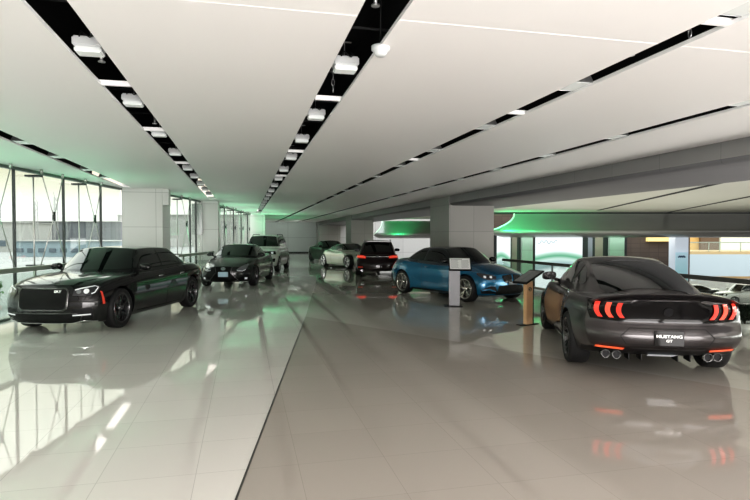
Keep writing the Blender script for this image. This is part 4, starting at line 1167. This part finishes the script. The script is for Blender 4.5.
# upper facing behind the soffit
m_brown = tile_mat('brown_wall', (.10, .075, .062), (.06, .045, .04), .6, .3, 0, 0, .01, .5, .1, spec=.3, swap=(0, 2))
m_tan = mat('tan_panel', (.27, .235, .19), .5, noise=.05)
m_pale = tile_mat('pale_green_panel', (.40, .52, .44), (.25, .33, .28), 1.2, .8, 0, 0, .01, .4, .04, spec=.3, swap=(0, 2))
m_blk = mat('dark_frame', (.02, .022, .024), .5)
DW = 36.0
def facade(name, px0, px1, y0, y1, m, D=DW, depth=.3, kind='structure', parent=None):
    a, b = vp(D, px0), vp(D, px1); n = FH*depth
    bm = bmesh.new(); vs = []
    for z in (vz(D, y1), vz(D, y0)):
        for q in (a, b, b+n, a+n): vs.append(bm.verts.new((q.x, q.y, z)))
    for f in ((0, 1, 5, 4), (1, 2, 6, 5), (2, 3, 7, 6), (3, 0, 4, 7), (4, 5, 6, 7), (3, 2, 1, 0)): bm.faces.new([vs[i] for i in f])
    bmesh.ops.recalc_face_normals(bm, faces=bm.faces)
    return tag(mesh_obj(name, bm, m, parent), kind=kind)
facade('wall_right', 440, 690, 205, 330, m_brown, D=37.2)
facade('trim_8', 484, 496, 228, 300, m_blk)
facade('trim_9', 511, 517, 228, 300, m_tan)
facade('trim_10', 517, 522, 228, 300, m_blk)
facade('trim_11', 522, 533, 228, 300, m_pale, D=35.6)
facade('trim_12', 583, 588, 228, 300, m_blk)
facade('trim_13', 588, 592.5, 228, 300, mat('grey_post', (.25, .25, .3), .4))
facade('trim_14', 592.5, 595, 228, 300, m_blk)
facade('trim_15', 595, 603, 228, 300, m_tan)
facade('trim_16', 603, 610, 228, 300, m_blk)
facade('trim_17', 610, 624.5, 228, 300, m_pale, D=35.6)
facade('trim_18', 624.5, 627, 228, 300, m_blk)
facade('window_5', 648, 672, 232, 241, mat('lit_window', (.6, .5, .2), .5, emit=(1, .75, .3), es=.6), D=36.9)

def screen_mat(name, seed):
    """white screen with soft green hills across it, laid out in the object's own box coordinates"""
    m, nt, b = newmat(name); N = nt.nodes.new; L = nt.links.new
    tc = N('ShaderNodeTexCoord'); sp = N('ShaderNodeSeparateXYZ'); L(tc.outputs['Generated'], sp.inputs[0])
    wv = N('ShaderNodeMath'); wv.operation = 'SINE'; ml = N('ShaderNodeMath'); ml.operation = 'MULTIPLY_ADD'; L(sp.outputs[0], ml.inputs[0]); ml.inputs[1].default_value = 3.1; ml.inputs[2].default_value = seed
    L(ml.outputs[0], wv.inputs[0])
    sc = N('ShaderNodeMath'); sc.operation = 'MULTIPLY_ADD'; L(wv.outputs[0], sc.inputs[0]); sc.inputs[1].default_value = -.05; L(sp.outputs[2], sc.inputs[2])
    cr = N('ShaderNodeValToRGB'); L(sc.outputs[0], cr.inputs[0])
    e = cr.color_ramp.elements; e[0].position = 0; e[0].color = (.85, .92, .95, 1); e[1].position = 1; e[1].color = (.93, .97, 1, 1)
    for p, c in ((.44, (.88, .95, .97, 1)), (.50, (.30, .42, .44, 1)), (.55, (.35, .50, .50, 1)), (.60, (.55, .75, .68, 1)), (.645, (.10, .38, .22, 1)), (.68, (.35, .62, .48, 1)), (.715, (.85, .94, .95, 1))):
        q = e.new(p); q.color = c
    b.inputs['Base Color'].default_value = (.02, .02, .02, 1)
    L(cr.outputs[0], b.inputs['Emission Color']); b.inputs['Emission Strength'].default_value = .8
    return m
def screen(px0, px1, y0, y1, label, seed):
    sr = empty('display_screen', vp(DW-.4, (px0+px1)/2), 0, label, 'screen')
    sr.location.z = 0
    o = facade('frame', px0-1.2, px1+1.2, y0-1, y1+1, m_blk, D=DW-.2, depth=.15, kind=None)
    p = facade('screen_panel', px0, px1, y0, y1, screen_mat('screen_image', seed), D=DW-.26, depth=.05, kind=None)
    for q in (o, p):
        q.parent = sr; q.matrix_parent_inverse = Matrix.Translation(-Vector(sr.location))
    return sr
s1 = screen(535.5, 582.5, 234, 304, 'tall bright screen with pale green hills, beyond the railing between the blue and grey coupes', .0)
s2 = screen(497, 510.5, 234, 304, 'narrow bright screen just right of the large square pillar', .6)
# faint script on the large screen
bm = bmesh.new()
P = []
for i in range(40):
    t = i/39; P.append(vp(DW-.30, 538+19*t, vz(DW, 241.5 + 1.3*math.sin(t*25) + .7*math.sin(t*11+1))))
tube(bm, P, .022, 5)
q = mesh_obj('script', bm, mat('script_grey', (.2, .25, .27), .5, emit=(.3, .4, .43), es=.5)); q.parent = s1; q.matrix_parent_inverse = Matrix.Translation(-Vector(s1.location))

# white sign column and upper gallery at the far right
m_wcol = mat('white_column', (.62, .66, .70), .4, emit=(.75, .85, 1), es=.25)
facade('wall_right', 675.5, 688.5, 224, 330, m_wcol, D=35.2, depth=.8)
sg = empty('sign_panel', vp(35.0, 682), 0, 'blue and green sign panel on the white column', 'sign'); 
def child_of(root, o): o.parent = root; o.matrix_parent_inverse = Matrix.Translation(-Vector(root.location)); return o
m, nt, b = newmat('sign_gradient')
tc = nt.nodes.new('ShaderNodeTexCoord'); sp = nt.nodes.new('ShaderNodeSeparateXYZ'); cr = nt.nodes.new('ShaderNodeValToRGB')
nt.links.new(tc.outputs['Generated'], sp.inputs[0]); nt.links.new(sp.outputs[2], cr.inputs[0]); nt.links.new(cr.outputs[0], b.inputs['Base Color']); nt.links.new(cr.outputs[0], b.inputs['Emission Color']); b.inputs['Emission Strength'].default_value = .35
cr.color_ramp.elements[0].color = (.12, .42, .22, 1); cr.color_ramp.elements[1].color = (.45, .62, .72, 1); cr.color_ramp.elements.new(.4).color = (.25, .5, .55, 1)
child_of(sg, facade('panel', 676, 688, 252, 300, m, D=35.0, depth=.05, kind=None))
bm = bmesh.new(); P = []
for i in range(24):
    t = i/23; P.append(vp(34.95, 678.5+7*t, vz(35, 256.2 + .8*math.sin(t*22))))
tube(bm, P, .035, 5); child_of(sg, mesh_obj('lettering', bm, mat('sign_ink', (.05, .10, .2), .5)))
DG = 44.0
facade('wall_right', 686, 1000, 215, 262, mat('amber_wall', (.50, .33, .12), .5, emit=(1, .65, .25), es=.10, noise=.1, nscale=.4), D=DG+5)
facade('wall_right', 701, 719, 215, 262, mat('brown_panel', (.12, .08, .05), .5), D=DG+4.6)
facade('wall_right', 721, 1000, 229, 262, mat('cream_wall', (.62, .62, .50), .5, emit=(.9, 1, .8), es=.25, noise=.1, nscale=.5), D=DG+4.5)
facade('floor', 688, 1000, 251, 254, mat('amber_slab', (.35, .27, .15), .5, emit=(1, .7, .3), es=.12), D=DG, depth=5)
g = empty('glass_balustrade', vp(DG, 720), 0, 'distant glass balustrade on the upper gallery at the right', 'railing')
child_of(g, facade('glass_panel', 690, 1000, 242.5, 251, m_glass, D=DG, depth=.03, kind=None))
child_of(g, facade('top_rail', 690, 1000, 241.5, 242.5, m_rail, D=DG, depth=.08, kind=None))
for px in (709, 720, 741, 765): child_of(g, facade('post', px-.3, px+.3, 242, 251, m_rail, D=DG-.05, depth=.05, kind=None))
m_frost = mat('frosted_band', (.30, .37, .40), .15, emit=(.75, .9, .95), es=.20, noise=.08, nscale=.25)  # emission put into the band to brighten it; not a lamp
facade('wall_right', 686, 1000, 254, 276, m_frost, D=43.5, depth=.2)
bm = bmesh.new()
for px in (715, 731, 747):
    for k in range(3):
        a = vp(43.4, px+k*1.6, vz(43.4, 268.0)); obox(bm, Matrix.Translation(a), .1, .05, .1)
bm.free()
# lower car park level
m_low = mat('lower_floor', (.06, .052, .042), .5, noise=.2, nscale=.4)
poly_struct('ground', [(9.4, -10), (90, -10), (90, 110), (9.4, 110)], -4.0, m_low)
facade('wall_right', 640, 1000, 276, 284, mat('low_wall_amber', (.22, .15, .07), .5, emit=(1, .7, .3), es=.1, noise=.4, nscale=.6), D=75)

# ------------------------------------------------------------------ the cars
c1 = black_sedan(); c2 = grey_coupe(); c3 = blue_coupe(); c4 = dark_sedan(); c5 = white_suv(); c6 = silver_coupe(); c7 = dark_hatch()
retint(c4.root, 'sedan', paint('paint_black_far', (.012, .012, .013), .2, .3), 'dark sedan at the far left of the distant row, partly behind the silver coupe', (5.55, 36.6), -1.36)
# small cars standing on the lower level
p = vp(46, 745); retint(c5.root, 'suv', paint('paint_low', (.40, .40, .38), .3, .35), 'silver sport utility vehicle on the lower level, beyond the railing at the right edge', (p.x, p.y), 2.95, z=-4.0)
p = vp(49.5, 692); retint(c4.root, 'sedan', paint('paint_low_dark', (.02, .02, .022), .3, .3), 'dark sedan on the lower level, seen past the grey coupe roof', (p.x, p.y), 2.9, z=-4.0)

# ------------------------------------------------------------------ information stands
m_post = mat('stand_grey', (.19, .19, .20), .4, metal=.3, noise=.04)
m_wood = mat('stand_wood', (.78, .50, .28), .45, noise=.12, nscale=9)
def stand(px, y, D, rz, mpost, w, d, h, label, tilt, bw, bd, off, papercol):
    p = vp(D, px); r = empty('information_stand', (p.x, p.y, 0), rz, label, 'stand')
    bm = bmesh.new(); box(bm, -w/2, w/2, -d/2, d/2, .012, h); bmesh.ops.bevel(bm, geom=bm.edges[:], offset=.006, segments=2, affect='EDGES'); mesh_obj('post', bm, mpost, r)
    bm = bmesh.new(); box(bm, -w*.95, w*.7, -.22, .22, 0, .012); mesh_obj('base_plate', bm, M['black'], r)
    Mx = Matrix.Translation((off, 0, h+.08)) @ Matrix.Rotation(tilt, 4, 'X')
    bm = bmesh.new(); obox(bm, Mx, bw, bd, .035); bmesh.ops.bevel(bm, geom=bm.edges[:], offset=.008, segments=2, affect='EDGES'); b = mesh_obj('sign_board', bm, M['black'], r)
    bm = bmesh.new(); obox(bm, Mx @ Matrix.Translation((0, 0, .019)), bw*.9, bd*.84, .004); mesh_obj('sheet', bm, papercol, b)
    bm = bmesh.new()
    for k in range(9):
        L = bw*(.5 if k == 0 else random.uniform(.3, .36))
        obox(bm, Mx @ Matrix.Translation((-bw*.4+L/2, bd*.32-k*bd*.078, .022)), L, .008 if k else .016, .002)
        if k: obox(bm, Mx @ Matrix.Translation((bw*.06+L/2, bd*.32-k*bd*.078, .022)), L, .008, .002)
    mesh_obj('printed_lines', bm, mat('print_grey', (.35, .35, .36), .5), b)
    bm = bmesh.new(); tube(bm, [(0, 0, h-.05), (off*.5, 0, h+.07)], .03, 8); mesh_obj('neck', bm, M['black'], r)
    return r
st1 = stand(454.5, 306, 13.4, -YAW-.06, m_post, .26, .09, .93, 'grey information stand with a white printed sheet, in front of the blue coupe', math.radians(48), .54, .40, .13, M['paper'])
m_scr = mat('dim_sheet', (.16, .17, .17), .3, noise=.2, nscale=8)
st2 = stand(528.5, 324, 10.55, -1.25, m_wood, .09, .17, .83, 'wooden information stand with a black tilted top, between the blue and grey coupes', math.radians(24), .36, .54, .0, m_scr)
bm = bmesh.new()
P = [(.049, .035*math.cos(2*PI*k/20), .68+.035*math.sin(2*PI*k/20)) for k in range(21)]
tube(bm, P, .006, 6, cap=False); tube(bm, [(.049, -.022, .675), (.049, .022, .69)], .008, 6)
mesh_obj('emblem', bm, M['ink'], st2)
bm = bmesh.new(); box(bm, -.046, .046, .086, .102, .012, .83); mesh_obj('post_edge', bm, M['black'], st2)

# dark potted shrub by the railing at the right edge
pp = vp(9.45, 746); pl = empty('potted_shrub', (pp.x, pp.y, 0), 0, 'dark leafy potted shrub beside the railing at the right edge', 'plant')
bm = bmesh.new(); lathe_y(bm, [(.001, 0), (.08, 0), (.11, .2), (.10, .2), (.09, .17), (.001, .17)], 24)
for v in bm.verts: v.co = Vector((v.co.x, v.co.z, v.co.y))
mesh_obj('pot', bm, mat('pot_glaze', (.35, .38, .34), .3, noise=.4, nscale=8), pl)
bm = bmesh.new()
for k in range(420):
    a = random.uniform(0, 2*PI); ph = random.uniform(-.6, 1.4); rr = random.uniform(.02, .12)
    c = Vector((rr*math.cos(a)*math.cos(ph*.6), rr*math.sin(a)*math.cos(ph*.6), .34+.16*math.sin(ph)))
    R_ = Matrix.Translation(c) @ Matrix.Rotation(a, 4, 'Z') @ Matrix.Rotation(random.uniform(-1, 1), 4, 'Y')
    bm.faces.new([bm.verts.new(R_ @ Vector(q)) for q in ((-.045, 0, 0), (0, .02, .01), (.05, 0, -.01), (0, -.02, .01))])
mesh_obj('foliage', bm, mat('dark_leaf', (.015, .025, .015), .4, noise=.4, nscale=6), pl)
bm = bmesh.new()
for a in range(5): tube(bm, [(0, 0, .17), (.05*math.cos(a*1.3), .05*math.sin(a*1.3), .42)], [.01, .004], 6)
mesh_obj('stem', bm, mat('bark', (.06, .04, .03), .8), pl)

# ------------------------------------------------------------------ outside the windows
m_out = mat('outdoor_paving', (.36, .36, .35), .8, noise=.05, nscale=.2)
poly_struct('ground', [(-200, -60), (-9.9, -60), (-9.7, -10), (-4.9, 12.35), (-3.8, 17.8), (-2.9, 19.3), (0, 36.5), (.6, 57), (20, 260), (-200, 260)], -.6, m_out, .4)
m_bld = tile_mat('ribbed_wall', (.17, .18, .20), (.12, .13, .15), 1.1, 50, 0, 0, .12, .7, .05, swap=(0, 2))
m_bld2 = mat('pale_blue_wall', (.28, .36, .41), .7, noise=.1, nscale=.3)
m_bld3 = mat('white_wall', (.42, .42, .41), .7, noise=.05)
m_win = mat('outdoor_window', (.12, .15, .18), .2)
def building(D, px0, px1, ytop, ybot, depth, mwall, label, roofm=None, wins=0, wy=(0, 0)):
    c = vp(D, (px0+px1)/2); r = empty('building', (c.x, c.y, -.6), 0, label, 'building')
    child_of(r, facade('wall', px0, px1, ytop, ybot, mwall, D=D, depth=depth, kind=None))
    child_of(r, facade('roof', px0-.6, px1+.6, ytop-.8, ytop, roofm or m_bld3, D=D-.3, depth=depth+.6, kind=None))
    for k in range(wins):
        x = px0 + (px1-px0)*(k+.5)/wins
        child_of(r, facade('window', x-(px1-px0)/wins*.3, x+(px1-px0)/wins*.3, wy[0], wy[1], m_win, D=D-.1, depth=.1, kind=None))
    return r
building(95, 15, 116, 221.5, 249.5, 12, m_bld, 'long ribbed grey building outside the glazed wall')
building(80, -120, 12, 222, 253, 10, m_bld3, 'white building outside at the left edge of the windows', None, 4, (240, 246))
building(62, 14, 112, 241, 257, 8, m_bld2, 'low pale blue building outside in front of the grey one', m_bld3, 9, (248, 252))
building(120, 118, 260, 215, 249, 10, m_bld3, 'white building outside, seen between the wall piers')
# outdoor lattice mast
def mast(D, px, ytop, label):
    c = vp(D, px); r = empty('mast', (c.x, c.y, -.6), 0, label, 'mast'); zt = vz(D, ytop)+.6
    bm = bmesh.new()
    for a in range(3):
        tube(bm, [(.35*math.cos(a*2.09), .35*math.sin(a*2.09), 0), (.22*math.cos(a*2.09), .22*math.sin(a*2.09), zt)], .05, 5)
    z = .5
    while z < zt:
        tube(bm, [(.3*math.cos(math.floor(z)*2.09), .3*math.sin(math.floor(z)*2.09), z), (.3*math.cos((math.floor(z)+1)*2.09), .3*math.sin((math.floor(z)+1)*2.09), z+.8)], .03, 5); z += .7
    mesh_obj('lattice', bm, mat('mast_grey', (.4, .4, .4), .6), r)
mast(76, 56, 197, 'thin grey lattice mast outside, near the middle mullion')
mast(76, 36, 201, 'grey lattice pole outside, behind the crossed rods')
# hedge outside
hc = vp(17.2, -12); hd = empty('hedge', (hc.x, hc.y, -.6), 0, 'low green hedge outside the leftmost pane', 'hedge')
bm = bmesh.new()
for k in range(2600):
    c = Vector((random.uniform(-1.9, .1), random.uniform(-.8, .8), random.uniform(.1, 1.05)))
    R_ = Matrix.Translation(c) @ Matrix.Rotation(random.uniform(0, 6.3), 4, 'Z') @ Matrix.Rotation(random.uniform(-1.2, 1.2), 4, 'Y')
    bm.faces.new([bm.verts.new(R_ @ Vector(q)) for q in ((-.07, 0, 0), (0, .04, .02), (.07, 0, 0), (0, -.04, .02))])
mesh_obj('foliage', bm, mat('hedge_leaf', (.10, .22, .07), .6, noise=.4, nscale=3), hd)

# ------------------------------------------------------------------ sky and lamps
w = bpy.data.worlds.new('world'); SC.world = w; w.use_nodes = True
nt = w.node_tree; bg = nt.nodes['Background']
tc = nt.nodes.new('ShaderNodeTexCoord'); sp = nt.nodes.new('ShaderNodeSeparateXYZ'); cr = nt.nodes.new('ShaderNodeValToRGB')
nt.links.new(tc.outputs['Generated'], sp.inputs[0]); nt.links.new(sp.outputs[2], cr.inputs[0]); nt.links.new(cr.outputs[0], bg.inputs[0])
e = cr.color_ramp.elements; e[0].position = 0; e[0].color = (.5, .5, .49, 1); e[1].position = 1; e[1].color = (1, 1.05, 1.15, 1)
e.new(.05).color = (.55, .54, .51, 1); e.new(.075).color = (.46, .43, .37, 1); e.new(.10).color = (.37, .335, .265, 1); e.new(.15).color = (.40, .36, .29, 1); e.new(.3).color = (1, .97, .9, 1)
bg.inputs[1].default_value = 2.2

def area(name, loc, rot, sx_, sy_, power, col):
    l = bpy.data.lights.new(name, 'AREA'); l.shape = 'RECTANGLE'; l.size = sx_; l.size_y = sy_; l.energy = power; l.color = col
    o = bpy.data.objects.new(name, l); COL.objects.link(o); o.location = loc; o.rotation_euler = rot; return o
def spot(name, loc, target, power, col, ang=120, size=.3, blend=1):
    l = bpy.data.lights.new(name, 'SPOT'); l.energy = power; l.color = col; l.spot_size = math.radians(ang); l.spot_blend = blend; l.shadow_soft_size = size
    o = bpy.data.objects.new(name, l); COL.objects.link(o); o.location = loc
    d = Vector(target)-Vector(loc); o.rotation_euler = d.to_track_quat('-Z', 'Y').to_euler(); return o
GREEN = (.15, 1, .42); GREEN2 = (.02, 1, .30)
# green wash thrown up at the ceiling along the glass
for y, x, pw in ((8, -4.9, 30), (11, -4.3, 38), (14.5, -3.6, 42), (20.5, -1.7, 40), (26, -.4, 65), (31, .4, 90), (36, 1.8, 110), (43, 3, 90)):
    spot('green_wash', (x, y, 1.2), (x+.2, y, H), pw, GREEN, 150)
# atrium greens
for px, D, pw in ((510, 31.0, 110), (522, 30.4, 120), (548, 30.0, 90), (580, 30, 35)):
    p = vp(D, px, 2.3); spot('green_wash', p, vp(DB, px-4, 2.6), pw, GREEN2, 150)
p = vp(43.0, 400, 2.2); spot('green_wash', p, vp(46, 396, 2.5), 230, GREEN2, 100)
p = vp(33, 618, 1.0); spot('green_wash', p, vp(35.5, 617, 1.6), 60, GREEN, 100)
p = vp(33, 528, .8); spot('green_wash', p, vp(35.5, 527, 1.2), 40, GREEN, 100)
for x in (2.2, 4.6): spot('far_wall_fill', (x, 50, 2.9), (x-.5, BACK, 1.0), 170, (.85, 1, .9), 120)  # unseen spots added to brighten the far wall
# lower-level light, and an unseen upward fill added for the beam and ceiling
area('atrium_fill', vp(24, 640, -1.0), (PI, 0, 0), 14, 14, 330, (1, .97, .85))
area('lower_light', vp(52, 740, 1.0), (0, 0, 0), 20, 20, 140, (1, .85, .6))
# unseen area fills added behind and beside the camera
area('camera_fill', (-3, -9.5, 2.0), (math.radians(90), 0, PI), 9, 2.2, 350, (1, .96, .945))
area('camera_fill', (8.9, -3, 1.9), (math.radians(90), 0, math.radians(90)), 8, 1.6, 120, (1, .95, .9))

area('bounce_fill', (.6, -3.8, .9), (math.radians(146), 0, 0), 5, 3, 640, (1, .96, .945))  # unseen upward fills added behind the camera to brighten the ceiling
area('bounce_fill', (5.5, -4, .9), (math.radians(146), 0, 0), 4, 3, 420, (1, .96, .945))

l_ = area('side_fill', (13, 3, -1.0), (0, 0, 0), 8, 4, 700, (1, .96, .93)); l_.rotation_euler = Vector((-.75, .35, .55)).to_track_quat('-Z', 'Y').to_euler()  # unseen fill added below floor level, aimed up at the mid-hall ceiling

cam = bpy.data.cameras.new('camera'); co = bpy.data.objects.new('camera', cam); COL.objects.link(co)
cam.sensor_width = 36; cam.lens = 36*556/750; cam.clip_end = 600; cam.clip_start = .05
pitch = math.atan(14/math.hypot(556, 131))
co.location = (0, 0, 1.68); co.rotation_euler = (PI/2-pitch, 0, -YAW)
SC.camera = co
SC.view_settings.view_transform = 'Standard'
SC.view_settings.look = 'Medium High Contrast'
SC.view_settings.exposure = 0.3
